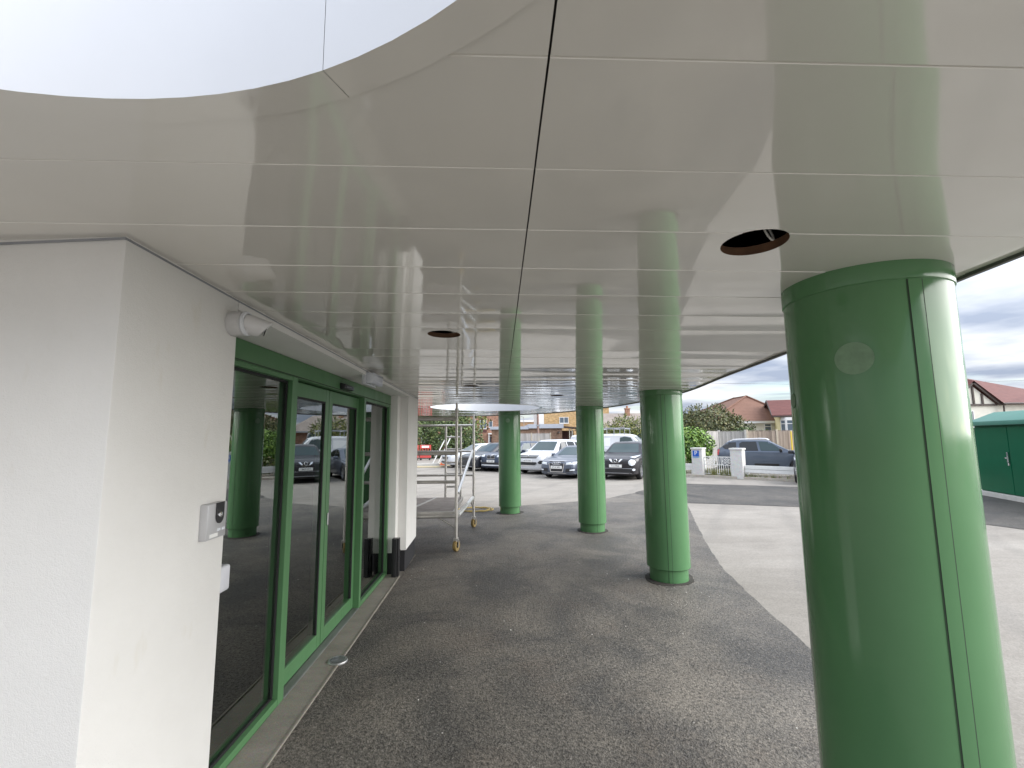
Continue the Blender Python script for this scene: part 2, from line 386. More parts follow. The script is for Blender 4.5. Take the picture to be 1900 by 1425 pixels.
# ------------------------------------------------------------------ ground
def ground():
    bm = bmesh.new(); bx(bm, -400, 400, -400, 400, -.3, 0)
    struct('ground', bm, M['ground'])
    # dark tarmac: forecourt under the canopy running into the road strip
    def laid(name, pts, mat, z):
        bm = bmesh.new(); out = []
        for i, p in enumerate(pts):
            q = pts[(i+1) % len(pts)]; d = math.hypot(q[0]-p[0], q[1]-p[1])
            n = max(1, min(30, int(d/.12))) if d < 12 else 1
            for k in range(n):      # small wobble on the laid edge
                t = k/n; w = .012 if k else 0
                out.append((p[0]+(q[0]-p[0])*t+random.uniform(-w, w), p[1]+(q[1]-p[1])*t+random.uniform(-w, w)))
        vs = [bm.verts.new((x, y, z)) for x, y in out]
        es = [bm.edges.new((vs[i], vs[(i+1) % len(vs)])) for i in range(len(vs))]
        bmesh.ops.triangle_fill(bm, use_beauty=True, edges=es)
        for f in bm.faces:
            f.normal_update()
            if f.normal.z < 0: f.normal_flip()
        struct(name, bm, mat)
    laid('tarmac', [(-1.2, .25), (1.6, .3), (2.2, .7), (2.42, 3.0), (2.58, 3.9), (2.8, 5.2), (3.0, 6.3), (3.45, 7.8), (4.05, 9.6), (5.0, 12.35), (4.6, 13.6), (4.30, 14.7), (3.7, 14.1), (3.05, 13.4), (2.0, 12.85), (1.0, 12.45), (0, 12.05), (-1.0, 11.7), (-2.1, 11.4), (-5, 11), (-14, 10), (-14, 7.6), (-1.32, 7.33), (-1.31, 6.3), (-1.298, 4.3), (-1.302, 3), (-1.294, 1.0)], M['tarmac'], .004)  # unseen end behind the viewpoint cut short so pale ground bounces light
    laid('road', [(4.8, 11.9), (5.0, 12.35), (6.3, 11.9), (7.55, 11.42), (9.2, 9.6), (9.6, 8.9), (11, 5), (24, -6), (40, -2), (24, 8.5), (14.3, 13.0), (12.2, 14.6), (10.4, 15.75), (8.6, 16.6), (6.9, 17.3), (5.6, 16.3), (4.39, 14.9), (4.25, 14.6), (4.5, 13.4)], M['road'], .008)
    # sandy verge beyond the scaffold and kerb strip in front of the low white walls
    bm = bmesh.new()
    prism(bm, [(-4.6+1.6*math.cos(a)*(1+.15*math.sin(3*a)), 30.5+2.6*math.sin(a)*(1+.2*math.cos(2*a))) for a in [i*PI/10 for i in range(20)]], 0, .05)
    struct('sand_patch', bm, M['sand'])
    bm = bmesh.new()
    prism(bm, [(6.9, 21.2), (8.6, 20.1), (9.9, 18.85), (11.6, 17.3), (13.5, 15.6), (14.6, 17), (12.2, 18.9), (9.4, 21.6), (7.2, 23)], 0, .10)
    struct('verge', bm, M['kerb'])
ground()
def pebbles():
    bm = bmesh.new()
    for k in range(260):
        if k < 70: x, y = random.gauss(1.9, .35), random.gauss(5.2, .5)
        elif k < 110: x, y = random.gauss(-1.1, .1), random.gauss(6.2, .25)
        else: x, y = random.uniform(-1.1, 2.4), random.uniform(1.8, 10)
        if -1.28 < x < 2.5 and y > 1.5:
            s = random.choice((.002, .003, .003, .004, .005, .007)) * random.uniform(.6, 1.2)
            r = bmesh.ops.create_icosphere(bm, subdivisions=1, radius=s, matrix=Matrix.Translation((x, y, .006)) @ Matrix.Rotation(random.random()*6, 4, 'Z') @ Matrix.Diagonal((random.uniform(.8, 1.8), 1, .6, 1)))
            for v in r['verts']: v.co += Vector((random.uniform(-1, 1), random.uniform(-1, 1), random.uniform(-1, 1)))*s*.25
    tag(obj('gravel', bm, m_islands('pale_chippings', (.25, .23, .2), (.62, .60, .56))), 'pale stone chippings scattered on the dark tarmac', 'gravel', kind='stuff')
pebbles()

# ------------------------------------------------------------------ canopy
CZ = lambda x: 2.41-.012*x
OC1 = (-.70, -.318, 1.10); OC2 = (-.31, 9.4, 1.13)
HOLES = [(.812, 1.362), (-.338, 2.69), (-.355, 5.44), (.835, 6.63)]
HR = .098
def spline(P, n=8):
    out = []
    for i in range(len(P)-1):
        p0 = Vector(P[max(0, i-1)]); p1 = Vector(P[i]); p2 = Vector(P[i+1]); p3 = Vector(P[min(len(P)-1, i+2)])
        for k in range(n):
            t = k/n
            out.append(tuple(.5*((2*p1)+(p2-p0)*t+(2*p0-5*p1+4*p2-p3)*t*t+(3*p1-p0-3*p2+p3)*t**3)))
    out.append(tuple(P[-1])); return out
EDGE = spline([(.6, -1.75), (1.2, -1.35), (1.52, -.4), (1.66, .6), (1.755, 1.45), (1.83, 1.9), (2.06, 3.1), (2.24, 4.4), (2.47, 5.9), (2.45, 7.2), (2.22, 8.9), (1.75, 10.4), (1.0, 11.7), (-.44, 12.9), (-2.4, 13.3), (-6, 13.2)])
OUTLINE = EDGE + [(-6, 1.6), (-3.2, 1.2), (-2.6, -.4), (-2.0, -1.5), (-1.2, -1.9), (-.3, -1.95)]
canopy = thing('canopy', 'white gloss plank canopy with round openings, spanning from the doors to the green pillars', 'canopy')
def sheet(holes, zf=lambda x: 0):
    bm = bmesh.new(); es = []
    def loop(pts):
        vs = [bm.verts.new((x, y, zf(x))) for x, y in pts]
        es.extend(bm.edges.new((vs[i], vs[(i+1) % len(vs)])) for i in range(len(vs)))
    loop(OUTLINE)
    for (cx, cy, r, n) in holes: loop([(cx+r*math.cos(2*PI*i/n), cy+r*math.sin(2*PI*i/n)) for i in range(n)])
    bmesh.ops.triangle_fill(bm, use_beauty=True, edges=es)
    return bm
def build_canopy():
    holes = [(OC1[0], OC1[1], OC1[2]+.065, 96), (OC2[0], OC2[1], OC2[2]+.05, 96)] + [(x, y, HR, 40) for x, y in HOLES]
    bm = sheet(holes)
    J0, PW = .672, .3105
    jn = [J0+PW*k for k in range(-12, 42)]
    rr = random.Random(3)
    bow = {k: (rr.uniform(.0007, .0020)*rr.choice((1, 1, 1, -1)), rr.uniform(-.0016, .0016)) for k in range(-14, 44)}
    cuts = []
    for j in jn:
        cuts += [j-.0024, j, j+.0024] + [j+PW*q for q in (.17, .34, .5, .66, .83)]
    for y in cuts:
        bmesh.ops.bisect_plane(bm, geom=bm.verts[:]+bm.edges[:]+bm.faces[:], dist=1e-5, plane_co=(0, y, 0), plane_no=(0, 1, 0))
    for x in (.081, .085):
        bmesh.ops.bisect_plane(bm, geom=bm.verts[:]+bm.edges[:]+bm.faces[:], dist=1e-5, plane_co=(x, 0, 0), plane_no=(1, 0, 0))
    dele = [f for f in bm.faces if .0812 < f.calc_center_median().x < .0848 and f.calc_center_median().y > -2]
    bmesh.ops.delete(bm, geom=dele, context='FACES')
    for v in bm.verts:
        t = (v.co.y-J0)/PW; k = math.floor(t+1e-6); f = t-k
        a, tl = bow.get(k, (.0006, 0))
        z = -a*(1-(2*f-1)**2) + tl*(f-.5)
        if min(f, 1-f)*PW < .001: z = .005
        v.co.z = CZ(v.co.x)+z
    for f in bm.faces:
        f.normal_update()
        if f.normal.z > 0: f.normal_flip()
    obj('soffit', bm, M['soffit'], canopy, 12)
    bm = bmesh.new(); bx(bm, .06, .105, .56, 8.28, 2.424, 2.44); bx(bm, .06, .105, 10.53, 12.2, 2.424, 2.44); obj('joint_backing', bm, M['trim'], canopy)
    # edge trim + fascia, roof
    bm = bmesh.new()
    n = len(OUTLINE)
    ctr = Vector((-1.5, 5))
    for i in range(n):
        p, q = OUTLINE[i], OUTLINE[(i+1) % n]
        poly(bm, [(p[0], p[1], CZ(p[0])-.012), (q[0], q[1], CZ(q[0])-.012), (q[0], q[1], 2.95), (p[0], p[1], 2.95)])
    bmesh.ops.remove_doubles(bm, verts=bm.verts, dist=1e-4)
    obj('fascia', bm, M['lining'], canopy, 30)
    bm = bmesh.new()
    for i in range(n):
        p, q = OUTLINE[i], OUTLINE[(i+1) % n]
        t = Vector((q[0]-p[0], q[1]-p[1])).normalized(); nr = Vector((t.y, -t.x))*.018
        a, b = Vector(p), Vector(q)
        poly(bm, [(p[0], p[1], CZ(p[0])-.013), (q[0], q[1], CZ(q[0])-.013), (q[0]-nr.x, q[1]-nr.y, CZ(q[0])-.013), (p[0]-nr.x, p[1]-nr.y, CZ(p[0])-.013)])
        poly(bm, [(p[0]-nr.x, p[1]-nr.y, CZ(p[0])-.013), (q[0]-nr.x, q[1]-nr.y, CZ(q[0])-.013), (q[0]-nr.x, q[1]-nr.y, CZ(q[0])+.004), (p[0]-nr.x, p[1]-nr.y, CZ(p[0])+.004)])
    obj('edge_trim', bm, M['trim'], canopy)
    bm = sheet([(OC1[0], OC1[1], OC1[2], 96), (OC2[0], OC2[1], OC2[2], 96)], lambda x: 2.94)
    obj('roof', bm, M['steel'], canopy)
    for (cx, cy, r), a0, wd in ((OC1, R(68.5), .065), (OC2, R(200), .05)):
        z0 = CZ(cx)
        bm = bmesh.new()
        e = .0005
        fs = lathe(bm, [(r, -.004), (r, .56)], Matrix.Translation((cx, cy, z0)), 96, a0+e, a0+2*PI-e, False)
        for v in bm.verts: v.co.z += CZ(v.co.x)-z0
        bmesh.ops.recalc_face_normals(bm, faces=bm.faces)
        obj('opening_lining', bm, M['lining'], canopy, 25)
        bm = bmesh.new()
        lathe(bm, [(r, -.004), (r+wd, -.004), (r+wd+.002, .002), (r+wd+.004, .02)], Matrix.Translation((cx, cy, z0)), 96, a0+e, a0+2*PI-e, False)
        for v in bm.verts: v.co.z += CZ(v.co.x)-z0
        obj('opening_trim', bm, M['soffit'], canopy, 25)
    for i, (x, y) in enumerate(HOLES):
        z0 = CZ(x); T = Matrix.Translation((x, y, z0))
        bm = bmesh.new(); lathe(bm, [(HR+.001, 0), (HR+.001, .004), (HR+.006, .006), (HR+.006, .03), (HR+.10, .03)], T, 40)
        c = obj('light_cutout', bm, M['wood'], canopy, 30)
        bm = bmesh.new(); box(bm, (x-.03, y+.05, z0+.14), (.03, .5, .045), .5); obj('hanger_rail', bm, M['alu'], c)
        bm = bmesh.new()
        pts = [Vector((x+.04+.03*math.sin(t*4), y+.03-.05*t, z0+.12-.11*math.sin(t*2.6))) for t in [k/8 for k in range(9)]]
        for a, b in zip(pts, pts[1:]): tube(bm, a, b, .0035, 6)
        obj('loose_cable', bm, M['concpost'], c)
build_canopy()

# ------------------------------------------------------------------ pillars
def pillar(x, y, r, seam, discs, label):
    t = thing('pillar', label, 'pillar', (x, y, 0), 0, 'green canopy pillars')
    top = CZ(x)
    back = math.atan2(-y, -x)          # direction towards the viewpoint side
    bm = bmesh.new(); lathe(bm, [(r, .165), (r, top-.068)], Matrix(), 96)
    lathe(bm, [(r-.03, .168), (r-.004, .160), (r, .165)], Matrix(), 96)
    bmesh.ops.remove_doubles(bm, verts=bm.verts, dist=1e-4)
    obj('shaft', bm, M['green'], t, 30)
    bm = bmesh.new(); lathe(bm, [(r-.02, top-.069), (r-.002, top-.069), (r+.004, top-.064), (r+.005, top-.06), (r+.005, top+.004)], Matrix(), 96)
    a = back-R(62); obj('cap_ring', bm, M['green'], t, 30)
    bm = bmesh.new(); lathe(bm, [(r-.03, 0), (r-.03, .168)], Matrix(), 96); obj('base_collar', bm, M['green'], t, 30)
    # cover strip over the joint with a dark gap line each side
    sa = back+seam; hw = .024/r
    for k, (nm, w, rr, m) in enumerate((('joint', hw*1.08, r+.0015, M['gap']), ('cover_strip', hw*.9, r+.003, M['green']))):
        bm = bmesh.new()
        for i in range(6):
            a0, a1 = sa-w+2*w*i/6, sa-w+2*w*(i+1)/6
            for q, (z0, z1, dr) in enumerate(((.166, top-.07, 0), (.002, .160, -.0295))):
                R1 = rr+dr
                poly(bm, [(R1*math.cos(a0), R1*math.sin(a0), z0), (R1*math.cos(a1), R1*math.sin(a1), z0), (R1*math.cos(a1), R1*math.sin(a1), z1), (R1*math.cos(a0), R1*math.sin(a0), z1)])
        bmesh.ops.remove_doubles(bm, verts=bm.verts, dist=1e-5)
        obj(nm, bm, m, t, 30)
    for da, z, rad in discs:  # thin discs in a paler grey-green than the shaft
        bm = bmesh.new(); c = bm.verts.new((r+.0025, 0, z)); ring = []
        for i in range(28):
            a = 2*PI*i/28; th = rad*math.cos(a)/r
            ring.append(bm.verts.new(((r+.0022)*math.cos(th), (r+.0022)*math.sin(th), z+rad*math.sin(a))))
        for i in range(28): bm.faces.new((c, ring[i], ring[(i+1) % 28]))
        bmesh.ops.transform(bm, matrix=Matrix.Rotation(back+da, 4, 'Z'), verts=bm.verts)
        obj('pale_disc', bm, M['greendisc'], t, 30)
    bm = bmesh.new(); pts = []
    for i in range(40):
        a = 2*PI*i/40; q = r+.02+.05*max(0, math.sin(a*2+x*3))+random.uniform(0, .02)
        pts.append((q*math.cos(a), q*math.sin(a)))
    prism(bm, pts, .004, .009); obj('base_gap', bm, M['soil'], t)
    return t
pillar(1.462, 1.742, .272, R(33), [(R(-8), 2.06, .058), (R(-68), 1.93, .03)], 'nearest and largest green round pillar, filling the right of the view')
pillar(2.127, 5.937, .267, R(5), [(R(-76), 2.14, .05)], 'green round pillar just left of the parking sign, second nearest of the row')
pillar(1.765, 8.946, .267, R(27), [(R(-50), 2.15, .05)], 'green round pillar between the blue-grey coupe and the black crossover')
pillar(.218, 11.152, .267, R(80), [(R(-8), 2.2, .05)], 'farthest green round pillar, just right of the scaffold tower under the second round opening')

# ------------------------------------------------------------------ building
building = thing('building', 'white rendered building with green sliding glass entrance under the canopy', 'building')
def build_building():
    TOP = 2.45
    bm = bmesh.new()
    prism(bm, [(-1.160, 1.375), (-1.185, 2.03), (-1.70, 2.03), (-1.70, 1.72), (-9, 2.45), (-9, 2.15)], .15, TOP)
    bevel(bm, .006, 2)
    obj('wall', bm, M['render'], building, 30)
    bm = bmesh.new()
    prism(bm, [(-1.172, 1.39), (-1.197, 2.02), (-1.69, 2.02), (-1.69, 1.75), (-8.9, 2.44), (-8.9, 2.17)], 0, .15)
    obj('plinth', bm, M['plinth'], building)
    bm = bmesh.new()
    prism(bm, [(-1.185, 2.032), (-1.298, 6.428), (-1.70, 6.428), (-1.70, 2.032)], 2.378, TOP)
    obj('lintel', bm, M['render'], building)
    pl = [(-1.66, 6.275), (-1.415, 6.275), (-1.415, 6.43), (-1.30, 6.43), (-1.322, 7.3), (-9, 7.5), (-9, 7.2), (-1.70, 7.0), (-1.70, 6.275)]
    bm = bmesh.new(); prism(bm, pl, .28, 2.377)
    prism(bm, [(-1.3, 6.43), (-1.322, 7.3), (-9, 7.5), (-9, 7.2), (-1.70, 7.0), (-1.70, 6.43)], 2.378, TOP)
    obj('wall', bm, M['render'], building)
    bm = bmesh.new(); prism(bm, [(-1.66, 6.29), (-1.43, 6.29), (-1.43, 6.45), (-1.318, 6.45), (-1.34, 7.28), (-8.9, 7.48), (-8.9, 7.22), (-1.70, 7.0), (-1.70, 6.29)], 0, .28)
    obj('plinth', bm, M['plinth'], building)
    # interior shell
    bm = bmesh.new()
    bx(bm, -6.2, -6, 1.9, 7.4, 0, 2.44); bx(bm, -6, -1.72, 7.02, 7.12, .0, 2.44); bx(bm, -6, -1.72, 2.0, 2.02, 0, 2.42)
    bx(bm, -6.2, -1.7, 2.03, 7.0, 2.40, 2.44)
    obj('interior_wall', bm, M['inwall'], building)
    bm = bmesh.new(); bx(bm, -6.2, -1.66, 2.0, 7.05, .001, .012); obj('interior_floor', bm, M['infloor'], building)
    # inner lobby screen
    bm = bmesh.new()
    bx(bm, -2.75, -2.65, 2.3, 6.6, 2.05, 2.38); 
    for y in (2.35, 3.9, 5.1, 6.55): bx(bm, -2.74, -2.66, y-.05, y+.05, .012, 2.05)
    bx(bm, -2.74, -2.66, 2.4, 3.85, .012, .16); bx(bm, -2.74, -2.66, 5.15, 6.5, .012, .16)
    obj('lobby_screen', bm, M['greend'], building)
    # head box and outer screen frames
    HD = 2.245
    bm = bmesh.new(); bx(bm, -1.62, -1.508, 2.035, 6.27, HD, 2.376); bevel(bm, .003, 1)
    head = obj('door_head', bm, M['greend'], building)
    bm = bmesh.new(); bx(bm, -1.51, -1.5055, 2.04, 6.26, HD+.004, HD+.012); obj('head_joint', bm, M['gap'], head)
    def screen(y0, y1, xo, xi, st, rail, name, posts=(None, None)):
        bm = bmesh.new()
        bx(bm, xi, xo, y0, y0+(posts[0] or st), 0, HD); bx(bm, xi, xo, y1-(posts[1] or st), y1, 0, HD)
        a, b = y0+(posts[0] or st), y1-(posts[1] or st)
        bx(bm, xi, xo-.002, a, b, 0, rail); bx(bm, xi, xo-.002, a, b, HD-.03, HD)
        bevel(bm, .002, 1)
        f = obj(name, bm, M['greend'], building)
        xm = (xo+xi)/2-.01
        bm = bmesh.new(); bx(bm, xm-.006, xm+.006, a-.01, b+.01, rail-.01, HD-.02); obj('glass', bm, M['glass'], f)
        bm = bmesh.new()
        for xs in (xm+.008, xm-.020):
            bx(bm, xs, xs+.012, a, a+.014, rail, HD-.03); bx(bm, xs, xs+.012, b-.014, b, rail, HD-.03)
            bx(bm, xs, xs+.011, a+.014, b-.014, HD-.046, HD-.03); bx(bm, xs, xs+.011, a+.014, b-.014, rail, rail+.012)
        obj('gasket', bm, M['dark'], f)
    screen(2.035, 3.40, -1.510, -1.60, .06, .055, 'side_screen', (.06, .085))
    screen(5.07, 6.27, -1.510, -1.60, .06, .055, 'side_screen', (.06, .06))
    # sliding leaves, set back behind the screens
    def leaf(y0, y1):
        xo, xi = -1.575, -1.622; st = .075
        bm = bmesh.new()
        bx(bm, xi, xo, y0, y0+st, .02, HD-.01); bx(bm, xi, xo, y1-st, y1, .02, HD-.01)
        bx(bm, xi, xo-.001, y0+st, y1-st, .02, .135); bx(bm, xi, xo-.001, y0+st, y1-st, HD-.12, HD-.01)
        bevel(bm, .002, 1)
        f = obj('sliding_door', bm, M['greend'], building)
        bm = bmesh.new(); bx(bm, -1.604, -1.592, y0+st-.01, y1-st+.01, .125, HD-.11); obj('glass', bm, M['glass'], f)
        bm = bmesh.new(); bx(bm, -1.590, -1.578, y0+st, y0+st+.012, .135, HD-.12); bx(bm, -1.590, -1.578, y1-st-.014, y1-st, .135, HD-.12)
        bx(bm, -1.590, -1.579, y0+st+.012, y1-st-.014, HD-.135, HD-.12); obj('gasket', bm, M['dark'], f)
        return f
    leaf(3.34, 4.20); f2 = leaf(4.212, 5.09)
    bm = bmesh.new(); bx(bm, -1.574, -1.560, 4.235, 4.262, 1.02, 1.13); bevel(bm, .003, 1); obj('pull_handle', bm, M['chrome'], f2)
    bm = bmesh.new(); bx(bm, -1.66, -1.505, 3.402, 5.068, .0005, .014)
    for k in range(7): bx(bm, -1.57+.009*k, -1.566+.009*k, 3.402, 5.068, .014, .018)
    obj('door_track', bm, M['track'], building)
    # concrete sill
    bm = bmesh.new(); prism(bm, [(-1.51, 2.03), (-1.285, 2.03), (-1.30, 4.2), (-1.325, 6.2), (-1.40, 6.27), (-1.51, 6.27)], 0, .012)
    prism(bm, [(-1.2995, 2.03), (-1.285, 2.03), (-1.30, 4.2), (-1.325, 6.2), (-1.338, 6.2), (-1.3145, 4.2)], .012, .017)
    obj('sill', bm, M['concrete'], building)
    # black channel standing at the end jamb
    bm = bmesh.new(); bx(bm, -1.425, -1.335, 6.15, 6.235, .012, .49); bx(bm, -1.40, -1.36, 6.125, 6.15, .012, .485); bevel(bm, .003, 1)
    bx(bm, -1.335, -1.32, 6.18, 6.19, .25, .256); bx(bm, -1.335, -1.32, 6.18, 6.19, .34, .346)
    obj('door_stop_post', bm, M['black'], building, 30)
    bm = bmesh.new(); prism(bm, [(-1.158, 1.37), (-1.182, 2.03), (-1.295, 6.43), (-1.318, 7.3), (-1.324, 7.3), (-1.301, 6.43), (-1.188, 2.03), (-1.164, 1.372)], 2.411, 2.418)
    prism(bm, [(-1.158, 1.369), (-9, 2.144), (-9, 2.152), (-1.164, 1.373)], 2.411, 2.418)
    obj('shadow_trim', bm, M['steel'], building)
build_building()

def fittings():
    # turret security camera
    t = thing('security_camera', 'white turret security camera on the wall above the left end of the door', 'security camera', (-1.182, 1.985, 2.30))
    Mx = Matrix.Rotation(R(90), 4, 'Y')
    bm = bmesh.new(); lathe(bm, [(0, 0), (.055, 0), (.056, .004), (.053, .05), (.048, .056), (0, .056)], Mx, 32); bmesh.ops.remove_doubles(bm, verts=bm.verts, dist=1e-4)
    obj('base', bm, M['wplastic'], t, 30)
    bm = bmesh.new(); lathe(bm, [(.044, .056), (.052, .058), (.055, .064), (.052, .072), (.044, .074)], Mx, 32); obj('collar', bm, M['lining'], t, 40)
    d = Vector((.78, .5, -.22)).normalized()
    Q = Matrix.Translation((.06, .0, 0)) @ d.to_track_quat('Z', 'Y').to_matrix().to_4x4()
    bm = bmesh.new(); lathe(bm, [(0, -.02), (.043, -.012), (.045, .02), (.041, .075), (.036, .082), (0, .078)], Q, 32)
    for v in bm.verts:      # slanted visor
        l = Q.inverted() @ v.co
        if l.z > .05: v.co += d*(.022*l.y/.04)
    bmesh.ops.remove_doubles(bm, verts=bm.verts, dist=1e-4)
    h = obj('head', bm, M['wplastic'], t, 40)
    bm = bmesh.new(); lathe(bm, [(0, .081), (.028, .0815), (.03, .079)], Q, 24); obj('lens', bm, M['black'], h, 30)
    # intercom
    t = thing('intercom', 'silver door intercom with black camera lens on the white wall', 'intercom', (-1.180, 1.912, 1.465))
    bm = bmesh.new(); box(bm, (.016, 0, .003), (.034, .125, .14)); bevel(bm, .005, 2); obj('case', bm, plain('silver_intercom', (.50, .50, .51), .4, .3), t, 40)
    bm = bmesh.new(); pts = [(.034, -.026, .074), (.034, .026, .074), (.034, .026, .02)] + [(.034, .026*math.cos(a), .02-.03*math.sin(a)) for a in [PI*k/10 for k in range(1, 10)]] + [(.034, -.026, .02)]
    extr(bm, [(x, y+.012, z) for x, y, z in pts], (.003, 0, 0)); f = obj('lens_panel', bm, M['blackgloss'], t)
    bm = bmesh.new(); lathe(bm, [(0, .006), (.011, .004), (.012, 0)], Matrix.Translation((.037, .012, .025)) @ Mx, 20); obj('lens', bm, M['chrome'], f, 30)
    for y in (.0, .03):
        bm = bmesh.new(); box(bm, (.034, y+.012, -.035), (.004, .018, .012)); bevel(bm, .0015, 1); obj('button', bm, M['lamp'], t)
    bm = bmesh.new(); box(bm, (.034, -.02, -.052), (.003, .05, .014)); obj('name_card', bm, M['plate'], t)
    # door sensor
    t = thing('motion_sensor', 'black motion sensor on the green door head', 'sensor', (-1.508, 4.40, 2.288))
    bm = bmesh.new(); extr(bm, [(0, -.13, -.03), (.05, -.13, -.022), (.05, -.13, .018), (.0, -.13, .032)], (0, .26, 0)); bevel(bm, .004, 2); obj('case', bm, M['black'], t, 40)
    bm = bmesh.new(); box(bm, (.052, 0, -.004), (.004, .20, .026)); obj('lens_strip', bm, M['blackgloss'], t)
    # emergency light
    t = thing('emergency_light', 'clear plastic emergency light fixed above the entrance doors', 'light fitting', (-1.272, 4.35, 2.352))
    bm = bmesh.new(); box(bm, (.012, 0, 0), (.035, .36, .115)); bevel(bm, .006, 2); obj('back_box', bm, M['gplastic'], t, 40)
    bm = bmesh.new(); extr(bm, [(.03, -.17, -.052), (.085, -.165, -.045), (.10, -.165, -.02), (.10, -.165, .03), (.075, -.165, .05), (.03, -.17, .052)], (0, .335, 0)); bevel(bm, .005, 2)
    for k in range(9): box(bm, (.066, -.15+.0375*k, 0), (.072, .004, .098))
    obj('diffuser', bm, plain('frosted_diffuser', (.66, .68, .74), .2, 0, .06, 30, .6), t, 40)
    # floor uplight
    t = thing('ground_light', 'round metal ground light let into the concrete sill', 'ground light', (-1.325, 3.93, .006))
    bm = bmesh.new(); lathe(bm, [(0, .016), (.052, .0155), (.060, .0145), (.074, .014), (.078, .008), (.078, 0)], Matrix(), 40); bmesh.ops.remove_doubles(bm, verts=bm.verts, dist=1e-4); obj('bezel', bm, M['track'], t, 20)
    bm = bmesh.new(); lathe(bm, [(0, .020), (.03, .019), (.058, .0165)], Matrix(), 40); bmesh.ops.remove_doubles(bm, verts=bm.verts, dist=1e-4); obj('lens', bm, m_carglass('uplight_glass', (.12, .13, .13)), t, 30)
    # key switch box on the reveal at the left end of the entrance
    t = thing('push_button_box', 'small white push button box on the reveal at the left end of the entrance', 'switch box', (-1.243, 2.03, 1.19))
    bm = bmesh.new(); bx(bm, -.04, .04, .0, .10, -.055, .055); bevel(bm, .012, 3); obj('case', bm, M['gplastic'], t, 40)
    bm = bmesh.new(); lathe(bm, [(0, .010), (.022, .009), (.025, 0)], Matrix.Translation((0, .10, .0)) @ Matrix.Rotation(R(-90), 4, 'X'), 20); obj('button', bm, M['gplastic'], t, 30)
fittings()

# ------------------------------------------------------------------ scaffold tower
def scaffold():
    t = thing('scaffold_tower', 'aluminium mobile scaffold tower with plywood deck on ochre castors', 'scaffold', (-1.6, 8.4, 0))
    O = Vector((-1.6, 8.4, 0)); r = .025
    L = lambda x, y, z: Vector((x, y, z))-O
    PN, PF, QN, QF = (-.715, 7.45), (-.55, 9.4), (-2.55, 7.45), (-2.55, 9.4)
    for (x, y), zt in ((PN, 2.24), (PF, 2.16), (QN, 2.24), (QF, 2.16)):
        bm = bmesh.new(); tube(bm, L(x, y, .2), L(x, y, zt), r, 14); tube(bm, L(x, y, zt-.03), L(x, y, zt+.03), r*1.25, 14); tube(bm, L(x, y, zt+.03), L(x, y, zt+.12), r*.72, 12)
        for z in (1.28, .98, .7): tube(bm, L(x, y, z), L(x, y, z+.05), r*1.18, 12)
        tube(bm, L(x, y, .16), L(x, y, .22), r*1.15, 12)
        obj('post', bm, M['alu'], t, 40)
        c = bmesh.new()
        bx(c, x-.035-O.x, x+.035-O.x, y-.05-O.y, y+.055-O.y, .185, .215); tube(c, L(x-.042, y+.02, .094), L(x+.042, y+.02, .094), .014, 10)
        for s in (-1, 1): bx(c, x+s*.038-.004-O.x, x+s*.038+.004-O.x, y-.02-O.y, y+.055-O.y, .07, .19)
        cc = obj('castor', c, M['alu'], t, 40)
        c = bmesh.new(); lathe(c, [(.035, -.026), (.082, -.028), (.09, -.014), (.09, .014), (.082, .028), (.035, .026)], Matrix.Translation(L(x, y+.02, .094)) @ Matrix.Rotation(R(70), 4, 'Z') @ Matrix.Rotation(R(90), 4, 'X'), 24)
        obj('wheel', c, M['castor'], cc, 30)
    def rail(a, b, rr=r, nm='rail', m='alu'):
        bm = bmesh.new(); tube(bm, L(*a), L(*b), rr, 12); obj(nm, bm, M[m], t, 40)
    for z, rr in ((2.105, .032), (1.545, .03), (1.09, .026)): rail((-2.55, 7.45, z), (-.715, 7.45, z), rr)
    for z in (2.05, 1.52, 1.04): rail((-2.55, 9.4, z), (-.55, 9.4, z), .022)
    for z in (.58, ): rail((-.715, 7.45, z), (-.55, 9.4, z), .028); rail((-2.55, 7.45, z), (-2.55, 9.4, z), .028); rail((-2.55, 7.45, z-.03), (-.715, 7.45, z-.03), .03)
    # ladder frame behind the deck
    bm = bmesh.new()
    for x, zt in ((-1.135, 2.05), (-.825, 2.05)): tube(bm, L(x, 9.52, .58), L(x, 9.52, zt), .024, 12)
    for z in (.80, 1.06, 1.29, 1.56, 1.81): tube(bm, L(-1.135, 9.52, z), L(-.825, 9.52, z), .02, 10)
    obj('ladder_frame', bm, M['alu'], t, 40)
    rail((-.575, 9.3, 1.52), (-.70, 7.55, .90), .026, 'brace', 'aluw')
    rail((-.565, 9.3, .60), (-.70, 7.6, .54), .034, 'brace', 'aluw')
    for a, b in (((-.715, 7.45, .36), (-1.05, 7.5, .55)), ((-.55, 9.4, .36), (-.575, 9.0, .55)), ((-2.55, 9.4, .36), (-2.2, 9.4, .55))): rail(a, b, .013, 'knee_brace')
    bm = bmesh.new(); bx(bm, -2.5-O.x, -.78-O.x, 7.5-O.y, 9.3-O.y, .585, .612); bevel(bm, .004, 1); d = obj('deck', bm, M['ply'], t)
    bm = bmesh.new()
    box(bm, L(-1.42, 8.4, .617), (.055, 1.78, .008), R(-9)); bx(bm, -2.52-O.x, -.76-O.x, 7.475-O.y, 7.499-O.y, .56, .62); bx(bm, -.779-O.x, -.755-O.x, 7.5-O.y, 9.3-O.y, .56, .62)
    obj('deck_edge', bm, M['alu'], d)
scaffold()
